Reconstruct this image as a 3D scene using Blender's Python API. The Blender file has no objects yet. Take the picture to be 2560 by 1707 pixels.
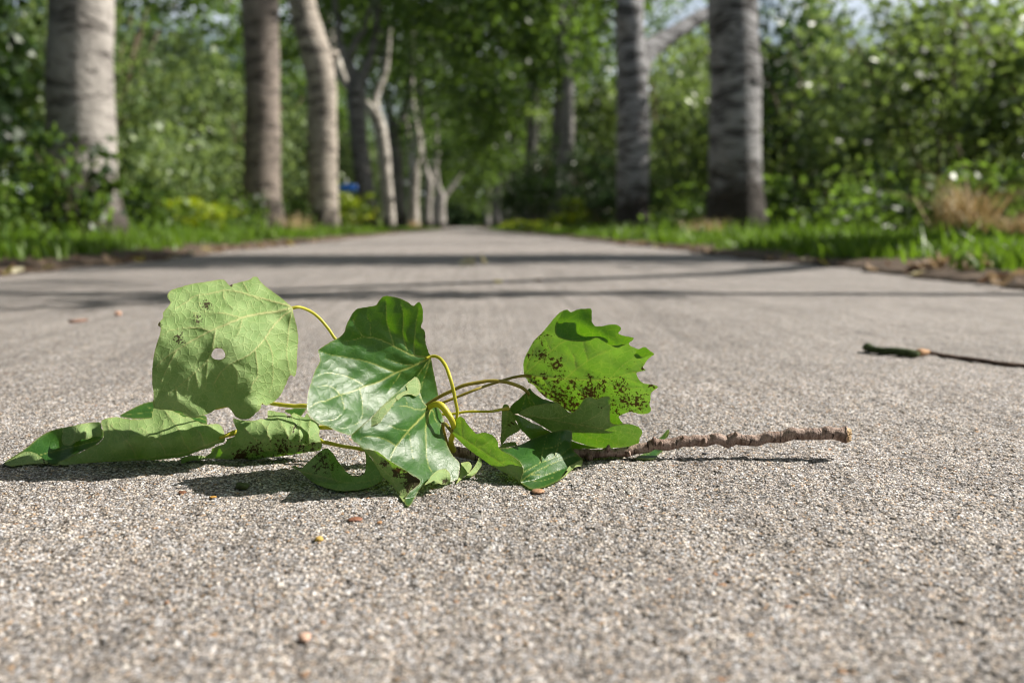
import bpy, math, random
import numpy as np
from mathutils import Vector, Matrix
from mathutils.geometry import delaunay_2d_cdt

SC = bpy.context.scene
COL = SC.collection
rng = np.random.default_rng(7)
random.seed(7)

# ------------------------------------------------------------------ camera
CAM_H = 0.143
F = 2489.0                      # focal length in photo pixels (photo is 2560 wide)
PITCH = math.atan(287 / F)      # looking down
YAW = math.atan(115 / F)        # looking a little right of the path's axis
FWD = Vector((math.sin(YAW) * math.cos(PITCH), math.cos(YAW) * math.cos(PITCH), -math.sin(PITCH)))
RGT = Vector((math.cos(YAW), -math.sin(YAW), 0))
UPV = RGT.cross(FWD)
CAM = Vector((0, 0, CAM_H))
cd = bpy.data.cameras.new('camera')
cam = bpy.data.objects.new('camera', cd)
COL.objects.link(cam)
cam.location = CAM
cam.rotation_euler = Matrix((RGT, UPV, -FWD)).transposed().to_euler()
cd.sensor_width = 36.0
cd.sensor_fit = 'HORIZONTAL'
cd.lens = 36.0 * F / 2560
cd.clip_start = 0.02
cd.clip_end = 600
cd.dof.use_dof = True
cd.dof.focus_distance = 0.575
cd.dof.aperture_fstop = 7.5
SC.camera = cam

# ------------------------------------------------------------------ light
SUN_EL, SUN_AZ = math.radians(42), math.radians(10)     # azimuth from +x towards +y
SUN = Vector((math.cos(SUN_EL) * math.cos(SUN_AZ), math.cos(SUN_EL) * math.sin(SUN_AZ), math.sin(SUN_EL)))
w = bpy.data.worlds.new('World')
SC.world = w
w.use_nodes = True
nt = w.node_tree
sky = nt.nodes.new('ShaderNodeTexSky')
sky.sky_type = 'NISHITA'
sky.sun_disc = False
sky.sun_elevation = SUN_EL
sky.sun_rotation = math.pi / 2 - SUN_AZ
sky.air_density = 1.2
sky.dust_density = 2.5
# broken white cloud, added to whiten the low sky and thinned overhead to cut fill
_tc = nt.nodes.new('ShaderNodeTexCoord')
_mp = nt.nodes.new('ShaderNodeMapping'); _mp.inputs['Scale'].default_value = (1.0, 1.0, 2.6)
_nz = nt.nodes.new('ShaderNodeTexNoise'); _nz.inputs['Scale'].default_value = 3.2; _nz.inputs['Detail'].default_value = 6
_rm = nt.nodes.new('ShaderNodeMapRange'); _rm.inputs[1].default_value = 0.42; _rm.inputs[2].default_value = 0.60
_mx = nt.nodes.new('ShaderNodeMix'); _mx.data_type = 'RGBA'
nt.links.new(_tc.outputs['Generated'], _mp.inputs[0]); nt.links.new(_mp.outputs[0], _nz.inputs['Vector'])
_sx = nt.nodes.new('ShaderNodeSeparateXYZ'); nt.links.new(_tc.outputs['Generated'], _sx.inputs[0])
_el = nt.nodes.new('ShaderNodeMapRange'); _el.inputs[1].default_value = 0.30; _el.inputs[2].default_value = 0.55; _el.inputs[3].default_value = 1.0; _el.inputs[4].default_value = 0.25
nt.links.new(_sx.outputs[2], _el.inputs[0])
_ml = nt.nodes.new('ShaderNodeMath'); _ml.operation = 'MULTIPLY'
nt.links.new(_nz.outputs[0], _rm.inputs[0]); nt.links.new(_rm.outputs[0], _ml.inputs[0]); nt.links.new(_el.outputs[0], _ml.inputs[1]); nt.links.new(_ml.outputs[0], _mx.inputs[0])
nt.links.new(sky.outputs[0], _mx.inputs[6]); _mx.inputs[7].default_value = (16.0, 17.0, 19.0, 1)
nt.links.new(_mx.outputs[2], nt.nodes['Background'].inputs[0])
nt.nodes['Background'].inputs[1].default_value = 0.052
sd = bpy.data.lights.new('sun', 'SUN')
sd.energy = 5.0
sd.angle = math.radians(0.5)
sd.color = (1.0, 0.94, 0.85)
so = bpy.data.objects.new('sun', sd)
so.rotation_euler = SUN.to_track_quat('Z', 'Y').to_euler()
COL.objects.link(so)
SC.view_settings.view_transform = 'Standard'
SC.view_settings.look = 'None'
SC.view_settings.exposure = 0.86
SC.view_settings.gamma = 1.0
SC.cycles.pixel_filter_type = 'BLACKMAN_HARRIS'
SC.cycles.filter_width = 1.0
SC.cycles.max_bounces = 8
SC.cycles.transparent_max_bounces = 8
SC.cycles.caustics_reflective = False
SC.cycles.caustics_refractive = False


# ------------------------------------------------------------------ helpers
def ray(px, py):
    return FWD * F + RGT * (px - 1280) - UPV * (py - 853.5)


def P(px, py, y):
    """point on the sight line of a photo pixel at distance y along the path"""
    d = ray(px, py)
    return CAM + d * (y / d.y)


def G(px, py, z=0.0):
    d = ray(px, py)
    return CAM + d * ((z - CAM_H) / d.z)


def tag(o, label=None, cat=None, group=None, kind=None):
    if label: o['label'] = label
    if cat: o['category'] = cat
    if group: o['group'] = group
    if kind: o['kind'] = kind
    return o


def link(name, mesh, parent=None):
    o = bpy.data.objects.new(name, mesh)
    COL.objects.link(o)
    if parent is not None: o.parent = parent
    return o


def empty(name, loc=(0, 0, 0), rz=0):
    o = bpy.data.objects.new(name, None)
    COL.objects.link(o)
    o.location = loc
    o.rotation_euler = (0, 0, rz)
    o.empty_display_size = 0.05
    return o


def fmesh(name, v, f, mat=None, smooth=False, attrs=None):
    """fast mesh from arrays; f is an (M,3) or (M,4) array, or a list of such arrays"""
    fl = f if isinstance(f, list) else [f]
    fl = [np.asarray(a, dtype=np.int32) for a in fl if len(a)]
    v = np.asarray(v, dtype=np.float32)
    me = bpy.data.meshes.new(name)
    me.vertices.add(len(v))
    me.vertices.foreach_set('co', v.ravel())
    loops = np.concatenate([a.ravel() for a in fl])
    tot = np.concatenate([np.full(len(a), a.shape[1], np.int32) for a in fl])
    st = np.concatenate([[0], np.cumsum(tot)[:-1]]).astype(np.int32)
    me.loops.add(len(loops))
    me.loops.foreach_set('vertex_index', loops)
    me.polygons.add(len(tot))
    me.polygons.foreach_set('loop_start', st)
    me.polygons.foreach_set('loop_total', tot)
    me.update(calc_edges=True)
    if smooth:
        me.polygons.foreach_set('use_smooth', np.ones(len(tot), bool))
    for k, a in (attrs or {}).items():
        at = me.attributes.new(k, 'FLOAT', 'POINT')
        at.data.foreach_set('value', np.asarray(a, dtype=np.float32))
    if mat: me.materials.append(mat)
    return me


def catmull(pts, step, closed=False):
    p = np.asarray(pts, float)
    out = []
    n = len(p)
    m = n if closed else n - 1
    for i in range(m):
        if closed:
            a, b, c, d = p[(i - 1) % n], p[i], p[(i + 1) % n], p[(i + 2) % n]
        else:
            a, b, c, d = p[max(i - 1, 0)], p[i], p[i + 1], p[min(i + 2, n - 1)]
        L = np.linalg.norm((c - b)[:3])
        k = max(1, int(round(L / step)))
        t = (np.arange(k) / k)[:, None]
        out.append(0.5 * (2 * b + (c - a) * t + (2 * a - 5 * b + 4 * c - d) * t ** 2 + (3 * b - a - 3 * c + d) * t ** 3))
    if not closed: out.append(p[-1:])
    return np.concatenate(out)


def tube_arr(pts, radii, segs=10, rough=0.0, cap=True, seed=0, flat=1.0):
    pts = np.asarray(pts, float)
    n = len(pts)
    r = np.asarray(radii, float)
    tan = np.gradient(pts, axis=0)
    tan /= np.linalg.norm(tan, axis=1)[:, None] + 1e-9
    ref = np.array([0.13, 1.0, 0.21])
    if abs(np.mean(tan @ ref)) > 0.8: ref = np.array([0.0, 0.2, 1.0])
    a = np.cross(tan, ref)
    a /= np.linalg.norm(a, axis=1)[:, None] + 1e-9
    b = np.cross(tan, a)
    th = np.linspace(0, 2 * math.pi, segs, endpoint=False)
    rr = np.repeat(r[:, None], segs, 1)
    if rough > 0:
        g = np.random.default_rng(seed)
        nz = g.normal(0, 1, (n, segs))
        for _ in range(2):
            nz = (nz + np.roll(nz, 1, 1) + np.roll(nz, -1, 1)) / 2.2
            nz[1:-1] = (nz[1:-1] * 2 + nz[2:] + nz[:-2]) / 3.2
        rr = rr * (1 + rough * nz)
    v = pts[:, None, :] + a[:, None, :] * (np.cos(th)[None, :, None] * rr[:, :, None]) + b[:, None, :] * (np.sin(th)[None, :, None] * rr[:, :, None] * flat)
    v = v.reshape(-1, 3)
    i = np.arange(n - 1)[:, None] * segs
    j = np.arange(segs)[None, :]
    j2 = (j + 1) % segs
    q = np.stack([i + j, i + j2, i + segs + j2, i + segs + j], -1).reshape(-1, 4)
    tr = np.zeros((0, 3), int)
    if cap:
        v = np.concatenate([v, pts[:1], pts[-1:]])
        c0, c1 = n * segs, n * segs + 1
        jj = np.arange(segs)
        tr = np.concatenate([np.stack([np.full(segs, c0), (jj + 1) % segs, jj], 1),
                             np.stack([np.full(segs, c1), (n - 1) * segs + jj, (n - 1) * segs + (jj + 1) % segs], 1)])
    return v, q, tr


def merge(parts):
    V, Q, T, o = [], [], [], 0
    for v, q, t in parts:
        V.append(v); Q.append(q + o); T.append(t + o); o += len(v)
    return np.concatenate(V), [np.concatenate(Q), np.concatenate(T)]


# ------------------------------------------------------------------ material helpers
class NT:
    def __init__(s, name):
        s.m = bpy.data.materials.new(name)
        s.m.use_nodes = True
        s.t = s.m.node_tree
        s.b = s.t.nodes['Principled BSDF']
        s.out = s.t.nodes['Material Output']

    def n(s, typ, **kw):
        nd = s.t.nodes.new(typ)
        for k, v in kw.items(): setattr(nd, k, v)
        return nd

    def l(s, a, b): s.t.links.new(a, b)

    def put(s, inp, v):
        if hasattr(v, 'is_linked') or hasattr(v, 'links'): s.l(v, inp)
        else: inp.default_value = v

    def math(s, op, a, b=0.0, c=None, clamp=False):
        nd = s.n('ShaderNodeMath', operation=op)
        nd.use_clamp = clamp
        s.put(nd.inputs[0], a); s.put(nd.inputs[1], b)
        if c is not None: s.put(nd.inputs[2], c)
        return nd.outputs[0]

    def mix(s, f, a, b, blend='MIX'):
        nd = s.n('ShaderNodeMix', data_type='RGBA', blend_type=blend)
        s.put(nd.inputs[0], f)
        s.put(nd.inputs[6], a if hasattr(a, 'links') else (*a, 1))
        s.put(nd.inputs[7], b if hasattr(b, 'links') else (*b, 1))
        return nd.outputs[2]

    def attr(s, name, vec=False):
        nd = s.n('ShaderNodeAttribute', attribute_name=name)
        return nd.outputs['Vector' if vec else 'Fac']

    def coord(s, which='Object'):
        return s.n('ShaderNodeTexCoord').outputs[which]

    def scale(s, v, sc):
        nd = s.n('ShaderNodeMapping')
        s.l(v, nd.inputs[0])
        nd.inputs['Scale'].default_value = sc
        return nd.outputs[0]

    def noise(s, vec, sc, det=3, rough=0.55, col=False):
        nd = s.n('ShaderNodeTexNoise')
        s.l(vec, nd.inputs['Vector'])
        nd.inputs['Scale'].default_value = sc
        nd.inputs['Detail'].default_value = det
        nd.inputs['Roughness'].default_value = rough
        return nd.outputs['Color' if col else 'Fac']

    def vor(s, vec, sc, feature='F1', rnd=1.0):
        nd = s.n('ShaderNodeTexVoronoi', feature=feature)
        s.l(vec, nd.inputs['Vector'])
        nd.inputs['Scale'].default_value = sc
        nd.inputs['Randomness'].default_value = rnd
        return nd

    def ramp(s, f, stops, interp='LINEAR'):
        nd = s.n('ShaderNodeValToRGB')
        s.put(nd.inputs[0], f)
        cr = nd.color_ramp
        cr.interpolation = interp
        while len(cr.elements) < len(stops): cr.elements.new(0.5)
        for e, (p, c) in zip(cr.elements, stops):
            e.position = p
            e.color = (*c, 1) if len(c) == 3 else c
        return nd.outputs[0]

    def mr(s, v, a, b, c=0.0, d=1.0):
        nd = s.n('ShaderNodeMapRange')
        s.put(nd.inputs[0], v)
        for i, x in enumerate((a, b, c, d)): nd.inputs[i + 1].default_value = x
        return nd.outputs[0]

    def bump(s, h, strength, dist, normal=None):
        nd = s.n('ShaderNodeBump')
        s.l(h, nd.inputs['Height'])
        nd.inputs['Strength'].default_value = strength
        nd.inputs['Distance'].default_value = dist
        if normal is not None: s.l(normal, nd.inputs['Normal'])
        return nd.outputs[0]

    def sep(s, col):
        nd = s.n('ShaderNodeSeparateColor')
        s.l(col, nd.inputs[0])
        return nd.outputs


def mat_path():
    t = NT('exposed_aggregate')
    co = t.coord('Object')
    wob = t.n('ShaderNodeVectorMath', operation='SCALE')
    t.l(t.noise(co, 400, 2, col=True), wob.inputs[0]); wob.inputs['Scale'].default_value = 0.0012
    cw = t.n('ShaderNodeVectorMath', operation='ADD')
    t.l(co, cw.inputs[0]); t.l(wob.outputs[0], cw.inputs[1])
    cw = cw.outputs[0]
    v1 = t.vor(cw, 720)
    r = t.sep(v1.outputs['Color'])
    warp = t.noise(co, 60, 3, col=True)
    v2 = t.vor(cw, 270)
    r2 = t.sep(v2.outputs['Color'])
    base = t.ramp(r[0], [(0.0, (0.10, 0.088, 0.078)), (0.25, (0.24, 0.215, 0.195)), (0.6, (0.35, 0.317, 0.292)), (0.85, (0.47, 0.435, 0.405)), (1.0, (0.70, 0.67, 0.64))])
    base = t.mix(1.0, base, t.ramp(r[1], [(0.0, (0.92, 1.0, 1.13)), (0.5, (0.99, 1.0, 1.04)), (1.0, (1.10, 1.0, 0.88))]), 'MULTIPLY')
    # rare coloured grains
    warm = t.math('GREATER_THAN', r[1], 0.972)
    base = t.mix(t.math('MULTIPLY', warm, 0.7), base, (0.34, 0.21, 0.11))
    dark = t.math('GREATER_THAN', r[2], 0.95)
    base = t.mix(t.math('MULTIPLY', dark, 0.7), base, (0.06, 0.055, 0.055))
    big = t.math('MULTIPLY', t.math('GREATER_THAN', r2[0], 0.87), t.math('LESS_THAN', v2.outputs['Distance'], 0.44))
    bigc = t.ramp(r2[1], [(0.0, (0.20, 0.17, 0.145)), (0.4, (0.42, 0.38, 0.34)), (0.85, (0.60, 0.57, 0.53)), (0.95, (0.38, 0.25, 0.14)), (1.0, (0.32, 0.17, 0.10))])
    base = t.mix(big, base, bigc)
    # binder between the grains
    gap = t.mr(v1.outputs['Distance'], 0.42, 0.75)
    base = t.mix(t.math('MULTIPLY', gap, 0.85), base, (0.06, 0.052, 0.044))
    n1 = t.noise(co, 5, 4)
    n2 = t.noise(co, 38, 4)
    st = t.noise(t.scale(co, (55, 2.2, 1)), 1.0, 4, 0.6)
    st2 = t.noise(t.scale(co, (14, 0.8, 1)), 1.0, 3, 0.6)
    spot = t.mr(t.noise(co, 11, 5, 0.65), 0.60, 0.70, 0.0, -0.22)
    tone = t.math('ADD', t.mr(n1, 0.3, 0.7, 0.86, 1.12), t.mr(n2, 0.3, 0.7, -0.14, 0.12))
    tone = t.math('ADD', tone, t.math('ADD', t.mr(st, 0.3, 0.7, -0.17, 0.15), t.mr(st2, 0.3, 0.7, -0.09, 0.09)))
    tone = t.math('ADD', tone, spot)
    vm = t.n('ShaderNodeVectorMath', operation='SCALE')
    t.l(base, vm.inputs[0]); t.l(tone, vm.inputs['Scale'])
    t.l(vm.outputs[0], t.b.inputs['Base Color'])
    t.b.inputs['Roughness'].default_value = 0.78
    t.b.inputs['Specular IOR Level'].default_value = 0.35
    d = v1.outputs['Distance']
    dome = t.math('SUBTRACT', 1.0, t.math('MULTIPLY', d, d), clamp=True)
    dome = t.math('MULTIPLY', dome, t.mr(r[2], 0, 1, 0.45, 1.0))
    d2 = v2.outputs['Distance']
    dome2 = t.math('MULTIPLY', big, t.math('SUBTRACT', 0.2, t.math('MULTIPLY', d2, d2), clamp=True))
    pits = t.math('ADD', t.mr(t.noise(co, 150, 3), 0.25, 0.52, -1.5, 0.0), t.math('MULTIPLY', t.noise(co, 45, 3), 1.8))
    h = t.math('ADD', dome, t.math('MULTIPLY', dome2, 2.5))
    h = t.math('ADD', h, pits)
    h = t.math('ADD', h, t.math('MULTIPLY', st, 1.1))
    h = t.math('ADD', h, t.math('MULTIPLY', t.noise(co, 14, 3), 1.6))
    dn = t.n('ShaderNodeDisplacement')
    t.l(h, dn.inputs['Height'])
    dn.inputs['Midlevel'].default_value = 2.7
    dn.inputs['Scale'].default_value = 0.0012
    t.l(dn.outputs[0], t.out.inputs['Displacement'])
    t.m.displacement_method = 'BOTH'
    return t.m


def mat_leaf():
    t = NT('poplar_leaf')
    uv = t.n('ShaderNodeUVMap').outputs[0]          # millimetres on the leaf
    geo = t.n('ShaderNodeNewGeometry')
    under = t.math('ABSOLUTE', t.math('SUBTRACT', t.attr('under'), geo.outputs['Backfacing']))
    vein, brown, edge, tint = t.attr('vein'), t.attr('brown'), t.attr('edge'), t.attr('tint')
    nl = t.noise(uv, 0.07, 5, 0.65)
    nf = t.noise(uv, 0.9, 3)
    top = t.ramp(nl, [(0.3, (0.022, 0.088, 0.012)), (0.7, (0.042, 0.135, 0.022))])
    und = t.ramp(nl, [(0.32, (0.20, 0.335, 0.10)), (0.68, (0.36, 0.50, 0.21))])
    base = t.mix(under, top, und)
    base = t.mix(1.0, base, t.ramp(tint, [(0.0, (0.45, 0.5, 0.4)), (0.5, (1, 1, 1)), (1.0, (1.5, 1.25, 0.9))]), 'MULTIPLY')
    base = t.mix(t.mr(nf, 0.35, 0.7, 0, 0.22), base, t.mix(under, (0.06, 0.16, 0.045), (0.38, 0.50, 0.25)))
    # fine net of veins
    wv = t.n('ShaderNodeVectorMath', operation='ADD')
    nz = t.n('ShaderNodeVectorMath', operation='SCALE')
    t.l(t.noise(uv, 0.25, 2, col=True), nz.inputs[0]); nz.inputs['Scale'].default_value = 3.0
    t.l(uv, wv.inputs[0]); t.l(nz.outputs[0], wv.inputs[1])
    ve = t.vor(wv.outputs[0], 0.22, 'DISTANCE_TO_EDGE').outputs['Distance']
    vf = t.vor(wv.outputs[0], 0.75, 'DISTANCE_TO_EDGE').outputs['Distance']
    fine = t.math('ADD', t.mr(ve, 0.0, 0.07, 0.62, 0.0), t.mr(vf, 0.0, 0.12, 0.22, 0.0), clamp=True)
    veinc = t.mix(under, (0.44, 0.48, 0.13), (0.60, 0.58, 0.27))
    base = t.mix(t.math('MULTIPLY', fine, t.mr(under, 0, 1, 0.35, 0.62)), base, t.mix(under, (0.085, 0.21, 0.04), (0.44, 0.52, 0.23)))
    base = t.mix(t.math('MULTIPLY', vein, 0.9), base, veinc)
    base = t.mix(t.math('MULTIPLY', edge, 0.6), base, (0.34, 0.32, 0.11))
    # brown blotches, dark and ragged
    bn = t.math('ADD', t.math('MULTIPLY', brown, 0.56), t.mr(t.noise(uv, 0.52, 5, 0.66), 0.25, 0.75, -0.62, 0.62))
    bm = t.mr(bn, 0.40, 0.54)
    base = t.mix(t.math('MULTIPLY', bm, 0.9), base, (0.042, 0.022, 0.010))
    t.l(base, t.b.inputs['Base Color'])
    t.l(t.mix(under, (0.27, 0.27, 0.27), (0.6, 0.6, 0.6)), t.b.inputs['Roughness'])
    rg = t.math('ADD', t.math('MULTIPLY', under, 0.26), t.mr(nf, 0.3, 0.7, 0.30, 0.43))
    t.l(rg, t.b.inputs['Roughness'])
    t.l(t.mr(under, 0, 1, 0.5, 0.3), t.b.inputs['Specular IOR Level'])
    h = t.math('MULTIPLY', fine, t.mr(under, 0, 1, -0.3, 0.8))
    h = t.math('ADD', h, t.math('MULTIPLY', t.mr(ve, 0.0, 0.5), t.mr(under, 0, 1, 0.35, -0.65)))
    h = t.math('ADD', h, t.math('MULTIPLY', t.noise(uv, 2.2, 4), 0.6))
    h = t.math('ADD', h, t.math('MULTIPLY', t.noise(uv, 0.35, 2), 0.5))
    bp = t.bump(h, 0.6, 0.00034)
    t.l(bp, t.b.inputs['Normal'])
    tr = t.n('ShaderNodeBsdfTranslucent')
    trc = t.mix(t.math('MULTIPLY', vein, 0.5), (0.145, 0.365, 0.006), (0.36, 0.46, 0.03))
    trc = t.mix(t.math('MULTIPLY', fine, 0.65), trc, (0.31, 0.52, 0.02))
    trc = t.mix(1.0, trc, t.ramp(nl, [(0.3, (0.72, 0.8, 0.7)), (0.7, (1.15, 1.1, 1.0))]), 'MULTIPLY')
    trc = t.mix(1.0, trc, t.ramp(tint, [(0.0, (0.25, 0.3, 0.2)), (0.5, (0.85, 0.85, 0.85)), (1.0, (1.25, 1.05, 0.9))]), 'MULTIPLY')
    trc = t.mix(bm, trc, (0.035, 0.013, 0.004))
    t.l(trc, tr.inputs['Color'])
    ms = t.n('ShaderNodeMixShader')
    ms.inputs[0].default_value = 0.36
    t.l(t.b.outputs[0], ms.inputs[1]); t.l(tr.outputs[0], ms.inputs[2])
    t.l(ms.outputs[0], t.out.inputs['Surface'])
    return t.m


def mat_foliage(name, dark, mid, light, trans, tfac=0.38, rough=0.42):
    t = NT(name)
    ti = t.attr('tint')
    c = t.ramp(ti, [(0.0, dark), (0.55, mid), (1.0, light)])
    t.l(c, t.b.inputs['Base Color'])
    t.b.inputs['Roughness'].default_value = rough
    t.b.inputs['Specular IOR Level'].default_value = 0.36
    tr = t.n('ShaderNodeBsdfTranslucent')
    t.l(t.mix(ti, tuple(x * 0.35 for x in trans), trans), tr.inputs['Color'])
    ms = t.n('ShaderNodeMixShader')
    ms.inputs[0].default_value = tfac
    t.l(t.b.outputs[0], ms.inputs[1]); t.l(tr.outputs[0], ms.inputs[2])
    t.l(ms.outputs[0], t.out.inputs['Surface'])
    return t.m


def mat_bark(name, pale, streak, base_h=0.55, low=(0.04, 0.032, 0.026), cov=0.0):
    t = NT(name)
    co = t.coord('Object')
    wb = t.n('ShaderNodeVectorMath', operation='SCALE')
    t.l(t.noise(co, 2.5, 3, col=True), wb.inputs[0]); wb.inputs['Scale'].default_value = 0.22
    wc = t.n('ShaderNodeVectorMath', operation='ADD')
    t.l(co, wc.inputs[0]); t.l(wb.outputs[0], wc.inputs[1])
    st = t.noise(t.scale(wc.outputs[0], (2.6, 2.6, 11)), 1.0, 5, 0.65)
    st2 = t.noise(t.scale(wc.outputs[0], (6, 6, 30)), 1.0, 4, 0.6)
    bl = t.noise(co, 2.2, 4)
    fi = t.noise(co, 22, 4)
    c = t.ramp(fi, [(0.3, tuple(x * 0.82 for x in pale)), (0.7, pale)])
    c = t.mix(t.mr(bl, 0.45, 0.66, 0, 0.7), c, tuple(x * 0.45 for x in pale))
    m = t.math('ADD', t.mr(st, 0.54 - cov, 0.63 - cov), t.mr(st2, 0.57 - cov, 0.65 - cov, 0, 0.8), clamp=True)
    c = t.mix(t.math('MULTIPLY', m, 0.85), c, streak)
    sx = t.n('ShaderNodeSeparateXYZ')
    t.l(co, sx.inputs[0])
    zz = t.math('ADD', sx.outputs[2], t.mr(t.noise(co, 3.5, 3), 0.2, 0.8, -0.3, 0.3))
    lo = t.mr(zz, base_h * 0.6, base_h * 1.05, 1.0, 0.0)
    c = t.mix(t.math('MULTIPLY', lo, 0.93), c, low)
    t.l(c, t.b.inputs['Base Color'])
    t.b.inputs['Roughness'].default_value = 0.8
    t.b.inputs['Specular IOR Level'].default_value = 0.25
    h = t.math('ADD', t.math('MULTIPLY', m, -1.0), fi)
    h = t.math('ADD', h, t.math('MULTIPLY', t.math('MULTIPLY', lo, t.noise(t.scale(co, (14, 14, 3)), 1.0, 3)), 3.0))
    t.l(t.bump(h, 0.8, 0.02), t.b.inputs['Normal'])
    return t.m


def mat_simple(name, col, rough=0.7, var=0.3, sc=40, bump=0.0, bsc=60, spec=0.4, trans=None):
    t = NT(name)
    co = t.coord('Object')
    nz = t.noise(co, sc, 4, 0.6)
    c = t.ramp(nz, [(0.3, tuple(x * (1 - var) for x in col)), (0.7, tuple(min(1, x * (1 + var)) for x in col))])
    t.l(c, t.b.inputs['Base Color'])
    t.b.inputs['Roughness'].default_value = rough
    t.b.inputs['Specular IOR Level'].default_value = spec
    if bump: t.l(t.bump(t.noise(co, bsc, 4), 0.7, bump), t.b.inputs['Normal'])
    if trans:
        tr = t.n('ShaderNodeBsdfTranslucent')
        tr.inputs[0].default_value = (*trans, 1)
        ms = t.n('ShaderNodeMixShader')
        ms.inputs[0].default_value = 0.35
        t.l(t.b.outputs[0], ms.inputs[1]); t.l(tr.outputs[0], ms.inputs[2])
        t.l(ms.outputs[0], t.out.inputs['Surface'])
    return t.m


def mat_stem():
    t = NT('twig_bark')
    co = t.coord('Object')
    a = t.noise(t.scale(co, (900, 900, 900)), 1.0, 4)
    rg = t.noise(t.scale(co, (420, 120, 120)), 1.0, 4, 0.7)      # rings across the stem
    cr = t.noise(t.scale(co, (700, 150, 150)), 1.0, 3, 0.6)
    c = t.ramp(a, [(0.3, (0.26, 0.18, 0.145)), (0.7, (0.46, 0.35, 0.29))])
    c = t.mix(t.mr(rg, 0.45, 0.60, 0, 0.75), c, (0.13, 0.08, 0.06))
    c = t.mix(t.mr(cr, 0.57, 0.62, 0, 0.92), c, (0.035, 0.02, 0.015))
    c = t.mix(t.mr(t.noise(co, 160, 3), 0.5, 0.7, 0, 0.5), c, (0.42, 0.33, 0.29))
    c = t.mix(t.mr(t.noise(co, 70, 3), 0.48, 0.62, 0, 0.65), c, (0.15, 0.085, 0.055))
    t.l(c, t.b.inputs['Base Color'])
    t.b.inputs['Roughness'].default_value = 0.72
    t.b.inputs['Specular IOR Level'].default_value = 0.3
    h = t.math('SUBTRACT', t.math('ADD', rg, a), t.mr(cr, 0.6, 0.7, 0, 1.5))
    t.l(t.bump(h, 0.9, 0.0008), t.b.inputs['Normal'])
    return t.m


M_PATH = mat_path()
M_LEAF = mat_leaf()
M_STEM = mat_stem()
M_PET = mat_simple('petiole', (0.60, 0.56, 0.06), 0.42, 0.18, 90, 0.0002, 700, 0.5, (0.5, 0.5, 0.03))
M_PETB = mat_simple('petiole_brownish', (0.40, 0.33, 0.06), 0.45, 0.35, 120, 0.0002, 700, 0.5, (0.35, 0.3, 0.03))
M_CUT = mat_simple('cut_wood', (0.40, 0.28, 0.16), 0.85, 0.45, 420, 0.0008, 600)
M_SOIL = mat_simple('verge_soil', (0.085, 0.062, 0.045), 0.95, 0.5, 14, 0.02, 30, 0.2)
M_GROUND = mat_simple('woodland_floor', (0.045, 0.040, 0.026), 0.95, 0.5, 3, 0.03, 20, 0.2)
M_GRASS = mat_foliage('grass_blades', (0.035, 0.075, 0.010), (0.10, 0.20, 0.018), (0.25, 0.34, 0.05), (0.26, 0.46, 0.03), 0.4, 0.45)
M_FOL = mat_foliage('poplar_foliage', (0.009, 0.024, 0.008), (0.042, 0.09, 0.022), (0.15, 0.23, 0.065), (0.25, 0.42, 0.05), 0.42)
M_FOLP = mat_foliage('pale_foliage', (0.035, 0.075, 0.025), (0.16, 0.235, 0.09), (0.32, 0.40, 0.20), (0.36, 0.50, 0.13), 0.42)
M_FOLH = mat_foliage('hedge_foliage', (0.018, 0.040, 0.014), (0.10, 0.15, 0.055), (0.31, 0.37, 0.21), (0.34, 0.49, 0.09), 0.42, 0.42)
M_FOLD = mat_foliage('dark_shade_foliage', (0.008, 0.02, 0.008), (0.022, 0.05, 0.016), (0.06, 0.11, 0.03), (0.08, 0.16, 0.02), 0.3)  # very dark leaf colours, standing in for deep shade under the trees
M_FOLY = mat_foliage('young_foliage', (0.09, 0.17, 0.015), (0.19, 0.29, 0.02), (0.32, 0.36, 0.03), (0.42, 0.52, 0.02))
M_DRYG = mat_foliage('dry_grass', (0.36, 0.25, 0.12), (0.60, 0.45, 0.25), (0.75, 0.62, 0.40), (0.55, 0.42, 0.2), 0.25, 0.6)
M_BARKM = mat_bark('brown_poplar_bark', (0.28, 0.235, 0.20), (0.04, 0.033, 0.028))
M_BARK = mat_bark('pale_poplar_bark', (0.43, 0.40, 0.37), (0.05, 0.042, 0.036))
M_BARKW = mat_bark('white_poplar_bark', (0.66, 0.61, 0.55), (0.10, 0.085, 0.07), 0.35)
M_BARKC = mat_bark('cream_poplar_bark', (0.46, 0.405, 0.345), (0.045, 0.036, 0.03), 0.45)
M_BARKR = mat_bark('banded_poplar_bark', (0.36, 0.355, 0.36), (0.024, 0.021, 0.019), 0.75, cov=0.03)
M_BARKD = mat_bark('grey_poplar_bark', (0.27, 0.255, 0.245), (0.024, 0.021, 0.019), 0.75)
M_STALK = mat_simple('shrub_stalk', (0.17, 0.125, 0.085), 0.85, 0.4, 8)
M_DEAD = [mat_simple('dead_leaf_brown', (0.15, 0.095, 0.06), 0.7, 0.45, 60, 0.001, 150, 0.3, (0.12, 0.07, 0.04)),
          mat_simple('dead_leaf_tan', (0.36, 0.26, 0.17), 0.65, 0.35, 60, 0.001, 150, 0.3, (0.28, 0.20, 0.11)),
          mat_simple('dead_leaf_yellow', (0.52, 0.46, 0.16), 0.6, 0.3, 60, 0.001, 150, 0.3, (0.5, 0.42, 0.08)),
          mat_simple('dead_leaf_pale', (0.62, 0.58, 0.42), 0.6, 0.25, 60, 0.001, 150, 0.3, (0.5, 0.42, 0.2))]


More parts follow.
